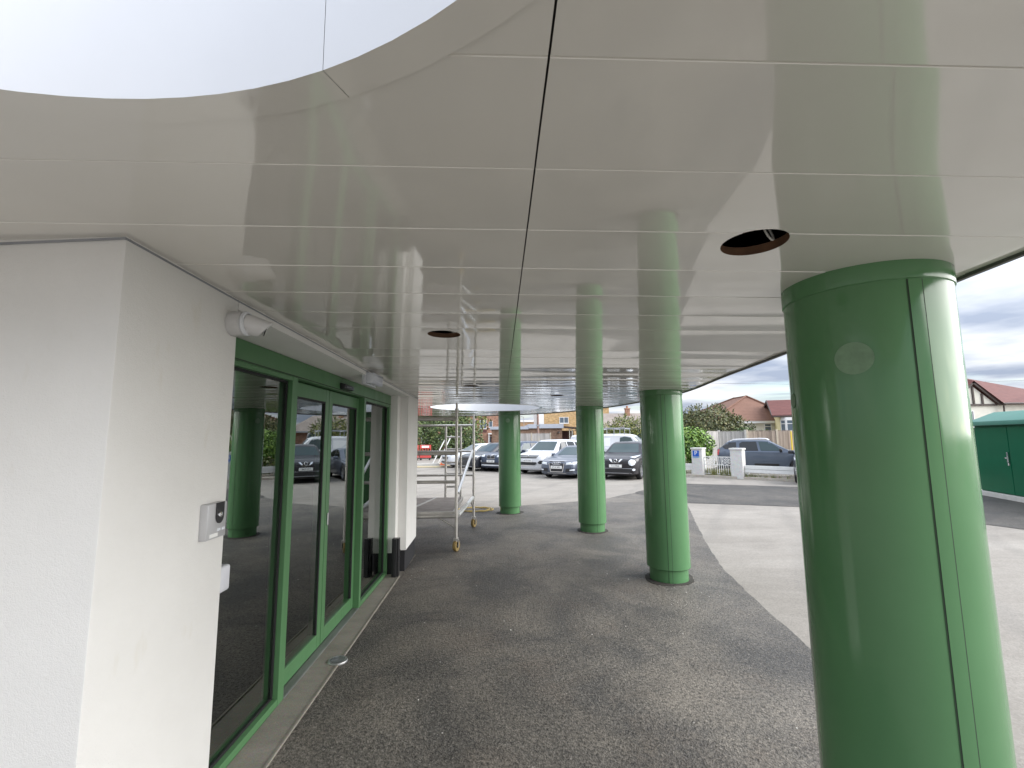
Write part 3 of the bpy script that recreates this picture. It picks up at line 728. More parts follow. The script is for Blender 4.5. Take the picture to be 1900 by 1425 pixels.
def hose():
    bm = bmesh.new(); pts = []
    for k in range(60):
        a = k/59*4.2*PI; q = .30+.05*math.sin(a*.7)
        pts.append(Vector((-.62+q*math.cos(a)*1.3, 11.6+q*math.sin(a), .02+.006*(k % 3))))
    for a, b in zip(pts, pts[1:]): tube(bm, a, b, .012, 7)
    tag(obj('hose', bm, M['hose'], None, 40), 'yellow hose coiled on the tarmac behind the scaffold tower', 'hose')
hose()

# ------------------------------------------------------------------ vehicles
def interp(P, xs):
    P = sorted(P); return np.interp(xs, [p[0] for p in P], [p[1] for p in P])
def smooth(a, k=2):
    for _ in range(k):
        b = a.copy(); b[1:-1] = (a[:-2]+2*a[1:-1]+a[2:])/4; a = b
    return a
def car_bm(P):
    L, W = P['L'], P['W']; h = L/2
    xs = np.array(sorted(set([round(v, 3) for v in np.linspace(-h, h, 84)] + [h-.015, h-.04, -h+.015, -h+.04])))
    T = smooth(interp(P['top'], xs)); Bt = smooth(interp(P['belt'], xs)); w = smooth(interp(P['plan'], xs), 1)*W/2
    zb0 = smooth(interp(P['under'], xs), 1)
    bm = bmesh.new(); secs = []
    for x, t, b, ww, zb in zip(xs, T, Bt, w, zb0):
        b = min(b, t-.012); hh = t-b
        zs = zb+.05; y1 = .84
        for xa in P['axles']:
            Ra = P['rw']*1.13; d = abs(x-xa)
            if d < Ra: zs = max(zs, P['rw']+math.sqrt(Ra*Ra-d*d)); y1 = .6
        zs = min(zs, b-.06)
        wt = ww*.945-P.get('tumble', .36)*max(0, hh-.06)
        rows = [(0, zb), (ww*y1, zb), (ww*.975, zs), (ww, zs+(b-zs)*.3), (ww*.998, zs+(b-zs)*.72), (ww*.975, b-.015), (ww*.945, b+.012*min(1, hh/.1)),
                (wt+.006, b+hh*.5 if hh < .1 else b+hh*.86), (wt*.86, b+hh*(.8 if hh < .1 else .965)), (wt*.45, b+hh*.985), (0, t)]
        if hh >= .1:
            mid = (ww*.945+wt)/2
        secs.append([(x, yy, zz) for yy, zz in rows])
    half = []
    for s in secs: half.append([bm.verts.new(p) for p in s])
    other = []
    for s, hv in zip(secs, half): other.append([hv[i] if s[i][1] == 0 else bm.verts.new((s[i][0], -s[i][1], s[i][2])) for i in range(len(s))])
    for a, b in zip(half, half[1:]):
        for i in range(len(a)-1): bm.faces.new((a[i], a[i+1], b[i+1], b[i]))
    for a, b in zip(other, other[1:]):
        for i in range(len(a)-1): bm.faces.new((a[i+1], a[i], b[i], b[i+1]))
    for A, Bo, fl in ((half[0], other[0], 0), (half[-1], other[-1], 1)):
        for i in range(len(A)-1):
            vs = []
            for v in (A[i], A[i+1], Bo[i+1], Bo[i]):
                if v not in vs: vs.append(v)
            if len(vs) > 2: bm.faces.new(vs)
    bmesh.ops.recalc_face_normals(bm, faces=bm.faces)
    return bm
def patch(bvh, pts, axis, off, sub=2):
    """polygon laid onto the body: axis 'x' front (y,z), '-x' rear (y,z), 'y' / '-y' sides (x,z)"""
    dr = {'x': Vector((-1, 0, 0)), '-x': Vector((1, 0, 0)), 'y': Vector((0, -1, 0)), '-y': Vector((0, 1, 0)), 'z': Vector((0, 0, -1))}[axis]
    def P3(a, b):
        if axis in ('x', '-x'): return Vector((0, a, b)) - dr*6
        if axis == 'z': return Vector((a, b, 6))
        return Vector((a, 0, b)) - dr*6
    bm = bmesh.new(); f = bm.faces.new([bm.verts.new(P3(*p)) for p in pts])
    bmesh.ops.triangulate(bm, faces=[f])
    for _ in range(sub): bmesh.ops.subdivide_edges(bm, edges=bm.edges[:], cuts=1, use_grid_fill=True)
    bad = []
    for v in bm.verts:
        hit = bvh.ray_cast(v.co, dr, 12)
        if hit[0] is None: bad.append(v)
        else: v.co = hit[0] - dr*off + hit[1]*(off*.4)
    bmesh.ops.delete(bm, geom=bad, context='VERTS')
    bm.normal_update()
    for f in bm.faces:
        if f.normal.dot(dr) > 0: f.normal_flip()
    return bm
def circ(cy, cz, ry, rz=None, n=16): return [(cy+ry*math.cos(2*PI*i/n), cz+(rz or ry)*math.sin(2*PI*i/n)) for i in range(n)]
def mir(p): return [(-y, z) for y, z in p][::-1]
def wheel(parent, x, y, rw, m_rim):
    s = 1 if y > 0 else -1
    T = Matrix.Translation((x, y, rw)) @ Matrix.Rotation(R(-90*s), 4, 'X')
    e = bpy.data.objects.new('wheel', None); COL.objects.link(e); e.parent = parent
    bm = bmesh.new(); lathe(bm, [(rw*.62, -.20), (rw*.94, -.205), (rw, -.18), (rw, -.03), (rw*.95, -.004), (rw*.70, 0), (rw*.66, -.02)], T, 28); bmesh.ops.recalc_face_normals(bm, faces=bm.faces); obj('tyre', bm, M['tyre'], e, 30)
    bm = bmesh.new()
    lathe(bm, [(rw*.68, -.012), (rw*.62, -.014), (rw*.60, -.05)], T, 28)
    for k in range(5):
        a = 2*PI*k/5+.3
        extr(bm, [T @ Vector((rw*q*math.cos(a+d), rw*q*math.sin(a+d), -.018)) for q, d in ((.12, -.9), (.64, -.16), (.64, .16), (.12, .9))], (T.to_3x3() @ Vector((0, 0, -.02))))
    lathe(bm, [(0, -.012), (rw*.14, -.014), (rw*.15, -.03)], T, 16)
    obj('rim', bm, m_rim, e, 30)
    bm = bmesh.new(); lathe(bm, [(0, -.055), (rw*.63, -.055)], T, 24); obj('brake_disc', bm, M['black'], e)
def car(name, label, cat, P, front, ang, parts, group=None, rim=None):
    """front = ground point under the nose; ang = how far the nose points left of straight at the viewer"""
    d = Vector((-math.sin(ang), -math.cos(ang), 0))
    loc = Vector((front[0], front[1], 0)) - d*P['L']/2
    t = thing(name, label, cat, loc, math.atan2(d.y, d.x), group)
    bm = car_bm(P); bvh = BVHTree.FromBMesh(bm)
    obj('body', bm, P['paint'], t, 38)
    for nm, pts, ax, off, mat in parts:
        polys = [pts]
        if isinstance(pts, dict): polys = [pts['p'], mir(pts['p'])]
        for q in polys: obj(nm, patch(bvh, q, ax, off), mat, t, 45)
    for xa in P['axles']:
        for s in (-1, 1): wheel(t, xa, s*(P['W']/2-.015), P['rw'], rim or M['rim'])
    bm = bmesh.new(); hw = P['W']/2-.24; bx(bm, -P['L']/2+.35, P['L']/2-.35, -hw, hw, P['clear']*.85, P['clear']+.25); obj('underbody', bm, M['black'], t)
    # mirrors
    mx, mz = P['mirror']
    for s in (-1, 1):
        hit = bvh.ray_cast(Vector((mx, 4*s, mz)), Vector((0, -s, 0)), 8)
        yy = abs(hit[0].y) if hit[0] else P['W']/2-.1
        bm = bmesh.new(); box(bm, (mx-.01, s*(yy+.15), mz+.06), (.13, .20, .14)); bevel(bm, .04, 3)
        box(bm, (mx, s*(yy+.03), mz), (.06, .10, .05))
        m = obj('wing_mirror', bm, P.get('mirror_mat', P['paint']), t, 50)
    pl = P.get('plate')
    if pl:
        z, s = pl
        hit = bvh.ray_cast(Vector((6, 0, z)), Vector((-1, 0, 0)), 12)
        px = hit[0].x+.035
        bm = bmesh.new(); box(bm, (px, 0, z), (.02, .53, .12)); bevel(bm, .004, 1); po = obj('number_plate', bm, M['plate'], t)
        if s: obj('plate_letters', text_bm(s, .105, Matrix.Translation((px+.0115, 0, z)) @ Matrix(((0, 0, 1), (1, 0, 0), (0, 1, 0))).to_4x4() @ Matrix.Diagonal((.86, 1, 1, 1)), .001), M['ink'], po)
    return t, bvh
def ring(t, bvh, ys, z, r, rt=.008, name='emblem', mat=None):
    bm = bmesh.new()
    hit = bvh.ray_cast(Vector((6, 0, z)), Vector((-1, 0, 0)), 12); x = hit[0].x+.03
    for y in ys: lathe(bm, [(r+rt*math.cos(a), rt*math.sin(a)) for a in [2*PI*k/8 for k in range(9)]], Matrix.Translation((x, y, z)) @ Matrix.Rotation(R(90), 4, 'Y'), 20)
    obj(name, bm, mat or M['chrome'], t, 60); return x
def side_windows(P, belt, roof, a, b, posts, drop=.07, top_in=.09, rear_cut=.18):
    """panes along the side: list of x boundaries from front to rear"""
    out = []
    for x0, x1, sl0, sl1 in posts: out.append([(x0, belt), (x0-sl0, roof), (x1+sl1, roof), (x1, belt)])
    return out

def base_suv(L, W, H, hood, belt, clear, rw, nose, wb0, wt0, rt, rb, paint, tail=.95, fo=.88, ro=.86, plan_n=.80, **k):
    h = L/2
    P = dict(L=L, W=W, paint=paint, clear=clear, rw=rw, axles=[h-fo, -h+ro],
      top=[(-h, tail), (-h+.04, tail+.06), (rb, H-.42), (rt, H-.04), (rt+.6, H), (wt0-.25, H-.01), (wt0, H-.05), (wb0, hood+.03), (wb0+.06, hood+.01), (h-.42, hood-.08), (h-.2, hood-.15), (h-.06, nose+.06), (h, nose-.02)],
      belt=[(-h, tail-.14), (-h+.2, belt+.03), (0, belt), (wb0-.3, belt-.02), (wb0, hood-.06), (h-.42, hood-.16), (h-.15, hood-.25), (h, nose-.16)],
      plan=[(-h, .82), (-h+.06, .90), (-h+.35, .975), (-h+1, 1), (h-1.1, 1), (h-.55, .975), (h-.22, .91), (h-.07, plan_n+.05), (h, plan_n-.05)],
      under=[(-h, clear+.16), (-h+.25, clear+.04), (h-.3, clear), (h-.05, clear+.02), (h, clear+.10)],
      mirror=(wb0-.28, belt+.02))
    P.update(k); return P

def front_common(win_z0, win_z1, wy0, wy1):
    return [('windscreen', [(-wy0, win_z0), (wy0, win_z0), (wy1, win_z1), (-wy1, win_z1)], 'x', .006, M['carglass'])]

def cars():
    G = 'cars parked in the row across the car park'
    A = R(33)
    # --- blue-grey coupe with upright dark grille
    P = base_suv(4.6, 1.85, 1.40, .93, .88, .17, .335, .70, .82, .02, -1.0, -1.75, M['grey_car'], tail=.92, plate=(.50, 'GT14 WKL'))
    trap = lambda s, z0, z1, a, b: [(-a-s, z0), (a+s, z0), (b+s, z1), (-b-s, z1)]
    parts = front_common(.97, 1.31, .66, .55) + [
      ('grille_frame', trap(.025, .295, .775, .27, .385), 'x', .010, M['chrome']), ('grille', trap(0, .32, .755, .26, .365), 'x', .016, M['black']),
      ('headlight', {'p': [(.44, .60), (.80, .64), (.86, .74), (.46, .70)]}, 'x', .010, M['lamp']),
      ('air_intake', {'p': [(.42, .30), (.84, .34), (.84, .47), (.44, .45)]}, 'x', .010, M['black']),
      ('fog_light', {'p': [(.62, .36), (.80, .38), (.80, .43), (.62, .41)]}, 'x', .018, M['lamp']),
      ('lower_lip', [(-.8, .235), (.8, .235), (.8, .26), (-.8, .26)], 'x', .012, M['chrome'])]
    for sx in ('y', '-y'):
        parts += [('side_window', [(.62, .96), (.05, 1.29), (-.42, 1.29), (-.36, .96)], sx, .006, M['tintglass']), ('side_window', [(-.42, .96), (-.48, 1.28), (-1.0, 1.24), (-1.5, 1.0)], sx, .006, M['tintglass'])]
    t, bv = car('parked_car', 'blue-grey car with tall chrome-framed grille and ringed badge, beside the third green pillar', 'car', P, (2.42, 19.85), A, parts, G)
    ring(t, bv, (-.135, -.045, .045, .135), .675, .058)
    # --- white family SUV with two-slot grille
    P = base_suv(4.5, 1.85, 1.68, 1.07, 1.02, .20, .36, .84, .98, .28, -1.65, -2.05, M['white_paint'], tail=1.05, plate=(.66, 'NC72 FYW'), fo=.9)
    parts = front_common(1.13, 1.57, .70, .58) + [
      ('grille', [(-.58, .87), (.58, .87), (.60, .925), (-.60, .925)], 'x', .010, M['black']), ('grille', [(-.5, .79), (.5, .79), (.57, .845), (-.57, .845)], 'x', .010, M['black']),
      ('headlight', {'p': [(.60, .84), (.88, .88), (.90, .97), (.62, .93)]}, 'x', .010, M['lamp']),
      ('lower_intake', [(-.86, .46), (.86, .46), (.52, .60), (-.52, .60)], 'x', .010, M['black']), ('bumper_trim', [(-.78, .40), (.78, .40), (.86, .44), (-.86, .44)], 'x', .012, M['chrome']),
      ('fog_surround', {'p': [(.50, .56), (.66, .47), (.86, .48), (.88, .72), (.70, .73)]}, 'x', .014, M['white_paint']), ('fog_recess', {'p': [(.58, .58), (.68, .51), (.83, .52), (.84, .68), (.71, .68)]}, 'x', .020, M['black'])]
    for sx in ('y', '-y'):
        parts += [('side_window', [(.72, 1.10), (.24, 1.54), (-.32, 1.57), (-.28, 1.08)], sx, .006, M['tintglass']), ('side_window', [(-.36, 1.08), (-.40, 1.57), (-1.1, 1.55), (-1.2, 1.1)], sx, .006, M['tintglass']), ('side_window', [(-1.3, 1.12), (-1.2, 1.54), (-1.65, 1.5), (-1.85, 1.2)], sx, .006, M['tintglass'])]
    t, bv = car('parked_car', 'white car with two-slot black grille and round badge between two green pillars', 'car', P, (1.32, 22.4), R(38), parts, G)
    x = ring(t, bv, (0,), .87, .062)
    bm = bmesh.new()
    for a, b in (((-.042, .035), (0, -.01)), ((0, -.01), (.042, .035)), ((-.045, 0), (-.02, -.048)), ((-.02, -.048), (0, -.01)), ((0, -.01), (.02, -.048)), ((.02, -.048), (.045, 0))): tube(bm, (x, a[0], .87+a[1]), (x, b[0], .87+b[1]), .006, 6)
    obj('emblem', bm, M['chrome'], t)
    # --- black crossover with V grille and round lamps
    P = base_suv(4.13, 1.78, 1.58, 1.05, .98, .20, .345, .80, .80, .18, -1.35, -1.85, M['black_car'], tail=1.0, plate=(.58, 'T13 PNK'), fo=.85)
    parts = front_common(1.10, 1.47, .68, .56) + [
      ('grille', [(-.70, .74), (.70, .74), (.76, .86), (-.76, .86)], 'x', .008, M['black']),
      ('chrome_v', {'p': [(.0, .70), (.13, .70), (.29, .86), (.20, .86), (.10, .735), (0, .735)]}, 'x', .016, M['chrome']),
      ('headlight', {'p': circ(.66, .73, .125)}, 'x', .014, M['lamp']), ('headlight_ring', {'p': circ(.66, .73, .155)}, 'x', .009, M['black']),
      ('marker_light', {'p': [(.52, .935), (.74, .90), (.86, 1.0), (.80, 1.01)]}, 'x', .010, M['lamp']),
      ('lower_grille', [(-.6, .32), (.6, .32), (.68, .46), (-.68, .46)], 'x', .010, M['black']), ('bumper_line', [(-.66, .475), (.66, .475), (.68, .495), (-.68, .495)], 'x', .012, M['steel']),
      ('skid_trim', [(-.7, .275), (.7, .275), (.62, .31), (-.62, .31)], 'x', .012, M['steel']), ('fog_light', {'p': circ(.73, .44, .05)}, 'x', .014, M['lamp'])]
    for sx in ('y', '-y'):
        parts += [('side_window', [(.55, 1.06), (.14, 1.43), (-.30, 1.46), (-.25, 1.05)], sx, .006, M['tintglass']), ('side_window', [(-.33, 1.05), (-.38, 1.46), (-1.0, 1.40), (-1.25, 1.12)], sx, .006, M['tintglass'])]
    t, bv = car('parked_car', 'black car with round headlights and chrome V grille, partly behind the second green pillar', 'car', P, (4.78, 19.0), R(30), parts, G)
    ring(t, bv, (0,), .80, .062, .012)
    # --- navy SUV with kidney grille behind the farthest pillar
    P = base_suv(4.45, 1.82, 1.60, 1.05, .99, .20, .355, .83, .95, .28, -1.6, -2.0, M['navy'], tail=1.0, plate=(.56, 'LB19 OXR'))
    kid = [(.03, .70), (.20, .69), (.27, .76), (.25, .88), (.06, .90), (.02, .85)]
    parts = front_common(1.10, 1.50, .70, .58) + [
      ('grille_frame', {'p': [(y+(.018 if y > .1 else -.015), z+(.018 if z > .8 else -.018)) for y, z in kid]}, 'x', .009, M['chrome']), ('grille', {'p': kid}, 'x', .015, M['black']),
      ('headlight', {'p': [(.42, .78), (.80, .80), (.86, .93), (.46, .88)]}, 'x', .010, M['lamp']), ('lower_intake', [(-.6, .40), (.6, .40), (.7, .5), (-.7, .5)], 'x', .010, M['black']),
      ('skid_trim', [(-.7, .32), (.7, .32), (.62, .38), (-.62, .38)], 'x', .012, M['silver_car']), ('fog_light', {'p': circ(.70, .56, .05)}, 'x', .014, M['lamp'])]
    for sx in ('y', '-y'):
        parts += [('side_window', [(.68, 1.06), (.22, 1.46), (-.30, 1.48), (-.26, 1.05)], sx, .006, M['carglass']), ('side_window', [(-.34, 1.05), (-.38, 1.48), (-1.1, 1.46), (-1.2, 1.08)], sx, .006, M['tintglass']), ('side_window', [(-1.3, 1.1), (-1.2, 1.45), (-1.6, 1.40), (-1.8, 1.18)], sx, .006, M['tintglass'])]
    car('parked_car', 'dark navy car with twin kidney grille, crossing behind the farthest green pillar', 'car', P, (-.52, 24.3), R(40), parts, G)
    # --- black hatchback and white saloon seen through the scaffold
    P = base_suv(4.4, 1.80, 1.52, .98, .94, .18, .345, .76, .95, .25, -1.35, -1.95, M['black_car2'], tail=.98)
    parts = front_common(1.03, 1.42, .68, .56) + [
      ('headlight', {'p': [(.46, .70), (.82, .73), (.88, .86), (.5, .80)]}, 'x', .010, M['lamp']), ('grille', [(-.42, .58), (.42, .58), (.46, .72), (-.46, .72)], 'x', .010, M['black']),
      ('lower_intake', [(-.7, .30), (.7, .30), (.6, .46), (-.6, .46)], 'x', .010, M['black']), ('bumper_trim', [(-.7, .25), (.7, .25), (.7, .28), (-.7, .28)], 'x', .012, M['silver_car'])]
    for sx in ('y', '-y'):
        parts += [('side_window', [(.68, 1.0), (.2, 1.38), (-.30, 1.41), (-.26, .99)], sx, .006, M['carglass']), ('side_window', [(-.34, .99), (-.38, 1.41), (-1.0, 1.37), (-1.35, 1.06)], sx, .006, M['carglass'])]
    car('parked_car', 'black car nosing out beside the scaffold tower, left of the navy car', 'car', P, (-2.0, 25.4), R(55), parts, G)
    P = base_suv(4.5, 1.80, 1.45, .95, .92, .17, .335, .74, .90, .15, -1.15, -1.75, M['white_paint'], tail=.98)
    parts = front_common(1.0, 1.36, .68, .56) + [
      ('headlight', {'p': [(.46, .66), (.82, .69), (.88, .80), (.5, .75)]}, 'x', .010, M['lamp']), ('grille', [(-.42, .52), (.42, .52), (.46, .66), (-.46, .66)], 'x', .010, M['black']),
      ('lower_intake', [(-.7, .28), (.7, .28), (.6, .40), (-.6, .40)], 'x', .010, M['black'])]
    for sx in ('y', '-y'):
        parts += [('side_window', [(.62, .97), (.1, 1.32), (-.34, 1.35), (-.30, .96)], sx, .006, M['carglass']), ('side_window', [(-.38, .96), (-.42, 1.35), (-.95, 1.32), (-1.4, 1.02)], sx, .006, M['carglass'])]
    car('parked_car', 'white car seen through the scaffold tower, leftmost of the parked row', 'car', P, (-3.4, 28.2), R(62), parts, G)
    # --- slate estate SUV parked side on behind the low white wall, nose to the right
    P = base_suv(4.34, 1.80, 1.60, 1.08, 1.02, .21, .36, .84, .88, .15, -1.65, -2.05, M['slate_car'], tail=1.10, mirror_mat=M['black'])
    parts = front_common(1.13, 1.5, .68, .56) + [('headlight', {'p': [(.5, .82), (.84, .84), (.88, .95), (.52, .92)]}, 'x', .01, M['lamp'])]
    for sx in ('y', '-y'):
        parts += [('side_window', [(.66, 1.07), (.16, 1.48), (-.32, 1.50), (-.24, 1.06)], sx, .006, M['carglass']), ('side_window', [(-.34, 1.06), (-.42, 1.50), (-1.02, 1.49), (-1.16, 1.40), (-1.14, 1.06)], sx, .006, M['tintglass']),
          ('side_window', [(-1.28, 1.10), (-1.30, 1.47), (-1.75, 1.45), (-1.92, 1.24), (-1.80, 1.14)], sx, .006, M['tintglass']), ('rear_light', [(-2.10, .84), (-2.05, 1.12), (-2.16, 1.14), (-2.17, .84)], sx, .010, M['red']),
          ('door_handle', [(-.30, .93), (-.12, .93), (-.12, .965), (-.30, .965)], sx, .02, M['slate_car']), ('door_handle', [(-1.14, .94), (-.96, .94), (-.96, .975), (-1.14, .975)], sx, .02, M['slate_car']), ('sill_trim', [(-1.0, .30), (.95, .30), (.95, .46), (-1.0, .46)], sx, .006, M['black'])]
    d = R(-58)
    fx = Vector((14.95, 21.05))
    t, bv = car('parked_car', 'slate grey estate car with silver roof rails, side on behind the low white wall', 'car', P, fx, d, parts)
    for s in (-1, 1):
        bm = bmesh.new(); pts = [Vector((-1.55, s*.60, 1.53)), Vector((-1.4, s*.60, 1.60)), Vector((-.3, s*.60, 1.645)), Vector((.0, s*.59, 1.63)), Vector((.12, s*.59, 1.57))]
        for a, b in zip(pts, pts[1:]): tube(bm, a, b, .022, 8)
        obj('roof_rail', bm, M['aluw'], t, 40)
    # --- black SUV mostly hidden behind the nearest pillar
    P = base_suv(4.5, 1.86, 1.68, 1.10, 1.05, .21, .37, .86, .95, .28, -1.6, -2.0, M['black_car2'], tail=1.05)
    parts = front_common(1.16, 1.56, .70, .58) + [
      ('headlight', {'p': [(.5, .84), (.84, .86), (.9, .98), (.54, .94)]}, 'x', .010, M['lamp']), ('grille', [(-.5, .66), (.5, .66), (.54, .88), (-.54, .88)], 'x', .010, M['black']),
      ('fog_surround', {'p': [(.56, .46), (.86, .48), (.86, .62), (.6, .60)]}, 'x', .010, M['silver_car']), ('skid_trim', [(-.86, .34), (.86, .34), (.80, .42), (-.80, .42)], 'x', .012, M['silver_car'])]
    for sx in ('y', '-y'):
        parts += [('side_window', [(.68, 1.12), (.22, 1.54), (-.30, 1.56), (-.26, 1.1)], sx, .006, M['tintglass']), ('side_window', [(-.34, 1.1), (-.38, 1.56), (-1.1, 1.54), (-1.2, 1.12)], sx, .006, M['tintglass']), ('side_window', [(-1.3, 1.14), (-1.2, 1.53), (-1.6, 1.48), (-1.8, 1.24)], sx, .006, M['tintglass'])]
    car('parked_car', 'black car beyond the low white wall, peeping out left of the nearest green pillar', 'car', P, (11.35, 15.9), R(36), parts)
    # --- white panel van with rack
    h = 2.55
    P = dict(L=5.1, W=1.95, paint=M['white_paint'], clear=.22, rw=.36, axles=[h-.95, -h+1.0], tumble=.16,
      top=[(-h, 1.80), (-h+.05, 1.90), (-h+.4, 1.96), (.6, 1.97), (1.0, 1.93), (1.15, 1.86), (1.75, 1.22), (1.8, 1.19), (2.2, 1.05), (h-.08, .90), (h, .80)],
      belt=[(-h, 1.15), (1.0, 1.12), (1.7, 1.08), (2.2, .95), (h, .66)], plan=[(-h, .92), (-h+.1, .98), (-h+.5, 1), (h-1, 1), (h-.4, .95), (h-.1, .86), (h, .78)],
      under=[(-h, .34), (-h+.2, .26), (h-.3, .22), (h, .34)], mirror=(1.05, 1.16))
    parts = front_common(1.27, 1.80, .72, .66) + [('headlight', {'p': [(.5, .82), (.86, .84), (.88, 1.0), (.56, .96)]}, 'x', .01, M['lamp'])]
    for sx in ('y', '-y'): parts += [('side_window', [(1.42, 1.22), (1.06, 1.74), (.72, 1.80), (.46, 1.74), (.42, 1.22)], sx, .006, M['carglass']), ('side_decal', [(-.5, 1.25), (-.1, 1.25), (-.1, 1.72), (-1.0, 1.70)], sx, .004, M['signwhite'])]
    dv = R(-62)
    t, bv = car('white_van', 'white panel van with a roof rack, behind the parked row between two green pillars', 'van', P, (9.1, 25.8), dv, parts)
    bm = bmesh.new()
    for s in (-1, 1):
        tube(bm, (-1.6, s*.72, 2.28), (.75, s*.72, 2.28), .03, 8)
        for x in (-1.5, -.7, .1, .7): tube(bm, (x, s*.72, 1.9), (x, s*.72, 2.28), .022, 8)
    for x in (-1.5, -.7, .1, .7): tube(bm, (x, -.72, 2.24), (x, .72, 2.24), .022, 8)
    obj('roof_rack', bm, M['steel'], t, 40)
    # --- dark van farther back
    P2 = dict(P); P2['paint'] = M['black_car']; P2.update(top=[(x, z+.5 if z > 1.5 else z) for x, z in P['top']])
    parts = front_common(1.30, 2.2, .72, .62)
    car('black_van', 'black van far behind the white van, its roof just showing', 'van', P2, (11.4, 36.5), R(20), parts + [('side_window', [(1.3, 1.24), (.95, 2.0), (.46, 2.1), (.42, 1.24)], '-y', .006, M['carglass'])])
cars()

# ------------------------------------------------------------------ planting
def leaves(bm, blobs, n, size, rnd, flat=.35, hang=0):
    tot = sum(b[3]*b[4]*b[5] for b in blobs)
    for cx, cy, cz, rx, ry, rz in blobs:
        for _ in range(int(n*rx*ry*rz/tot)):
            while True:
                v = Vector((rnd.uniform(-1, 1), rnd.uniform(-1, 1), rnd.uniform(-1, 1)))
                if .2 < v.length <= 1: break
            q = v.normalized()*(v.length**.35)*(1+.16*math.sin(7*v.x+3*v.z)*math.cos(5*v.y-4*v.z)+rnd.uniform(-.08, .10))
            p = Vector((cx+q.x*rx, cy+q.y*ry, cz+q.z*rz))
            if p.z < .05: continue
            s = size*rnd.uniform(.55, 1.35)
            nr = (q.normalized()+Vector((rnd.gauss(0, .6), rnd.gauss(0, .6), rnd.gauss(.3, .5)))).normalized()
            u = nr.orthogonal().normalized(); u.rotate(Matrix.Rotation(rnd.random()*6.28, 3, nr)); w = nr.cross(u)
            bm.faces.new([bm.verts.new(p+u*s*.5), bm.verts.new(p+w*s*.32+nr*s*.05), bm.verts.new(p-u*s*.5), bm.verts.new(p-w*s*.32+nr*s*.05)])
def sprigs(bm, blobs, n, length, rnd):
    for k in range(n):
        cx, cy, cz, rx, ry, rz = rnd.choice(blobs)
        a, e = rnd.uniform(0, 6.28), rnd.uniform(.2, 1.4)
        d = Vector((math.cos(a)*math.cos(e), math.sin(a)*math.cos(e), math.sin(e)))
        p = Vector((cx+d.x*rx, cy+d.y*ry, cz+d.z*rz)); d = (d+Vector((rnd.gauss(0, .3), rnd.gauss(0, .3), .5))).normalized()
        for j in range(4):
            q = p+d*length*j/4
            s = length*.22; u = d.orthogonal().normalized(); u.rotate(Matrix.Rotation(rnd.random()*6.28, 3, d))
            bm.faces.new([bm.verts.new(q), bm.verts.new(q+u*s+d*s*.6), bm.verts.new(q+d*s*1.6)])
def plant(name, label, cat, blobs, n, size, mat, seed, stems=(), sp=0, spl=.4, group=None):
    rnd = random.Random(seed)
    c = blobs[0]; loc = (c[0], c[1], 0)
    t = thing(name, label, cat, loc, 0, group)
    bl = [(b[0]-loc[0], b[1]-loc[1], *b[2:]) for b in blobs]
    bm = bmesh.new(); leaves(bm, bl, n, size, rnd)
    if sp: sprigs(bm, bl, sp, spl, rnd)
    obj('crown', bm, mat, t)
    bm = bmesh.new()
    for b in bl:
        base = Vector((b[0]*.6, b[1]*.6, 0)); top = Vector((b[0], b[1], b[2]))
        mid = base.lerp(top, .5)+Vector((rnd.uniform(-.1, .1), rnd.uniform(-.1, .1), 0)); rr = .05+.03*b[3]
        tube(bm, base, mid, rr, 8, rr*.75); tube(bm, mid, top, rr*.75, 8, rr*.4)
        for k in range(4):
            a = rnd.random()*6.28; tube(bm, mid.lerp(top, .3+.15*k), top+Vector((math.cos(a)*b[3]*.7, math.sin(a)*b[4]*.7, b[5]*.4)), rr*.35, 6, .01)
    obj('trunk', bm, M['bark'], t, 40)
    return t
plant('hedge', 'dense dark green hedge at the far left behind the scaffold tower', 'hedge', [(-7.6, 42, 2.1, 1.9, 1.6, 2.0), (-5.4, 42.3, 2.3, 1.8, 1.5, 1.95), (-3.6, 42, 2.0, 1.5, 1.4, 2.1), (-2.5, 41.6, 1.1, 1.1, 1.2, 1.5), (-10.5, 42.3, 2.1, 2.2, 1.6, 2.0), (-4.4, 41.3, 1.0, 2.8, 1.2, 1.1)], 17000, .19, M['leafd'], 1)
plant('tree', 'pale olive tree top rising above the far left hedge', 'tree', [(-6.0, 50, 3.6, 2.6, 2, 1.8), (-8.8, 51, 3.6, 2.2, 2, 1.7), (-3.0, 50, 3.5, 1.6, 1.5, 1.5)], 2600, .34, M['leafm'], 2)
plant('shrub', 'large rounded olive-brown shrub above the ivy, left of the brown roof', 'shrub', [(13.6, 29.5, 2.0, 2.1, 1.8, 1.55), (12.2, 29.5, 1.5, 1.7, 1.5, 1.45), (15.1, 29.6, 1.7, 1.3, 1.2, 1.1), (11.3, 29, 1.2, 1.2, 1.2, 1.3)], 15000, .17, M['leafo'], 3, sp=420, spl=.45)
plant('ivy_hedge', 'bright green ivy hedge at the end of the wooden fence', 'hedge', [(10.3, 25, 1.2, 1.05, .8, 1.05), (11.1, 25.2, 1.3, .75, .7, .85), (9.6, 25.2, 1.2, .9, .8, 1.1)], 8000, .15, M['leafl'], 4)
plant('shrub', 'small green shrub between the bungalow wall and the fence top', 'shrub', [(14.9, 27.6, 1.6, .8, .6, .75), (16.2, 27.9, 1.55, .7, .5, .55)], 1400, .15, M['leafd'], 5)
plant('shrub', 'yellow-green bush in front of the grey tiled house', 'shrub', [(10.3, 38, 2.2, 1.0, .9, 1.25), (11.6, 38.2, 2.1, 1.0, .9, 1.15), (9.4, 38, 1.9, .8, .8, .9)], 5500, .15, M['leafm'], 6, sp=60, spl=.4)
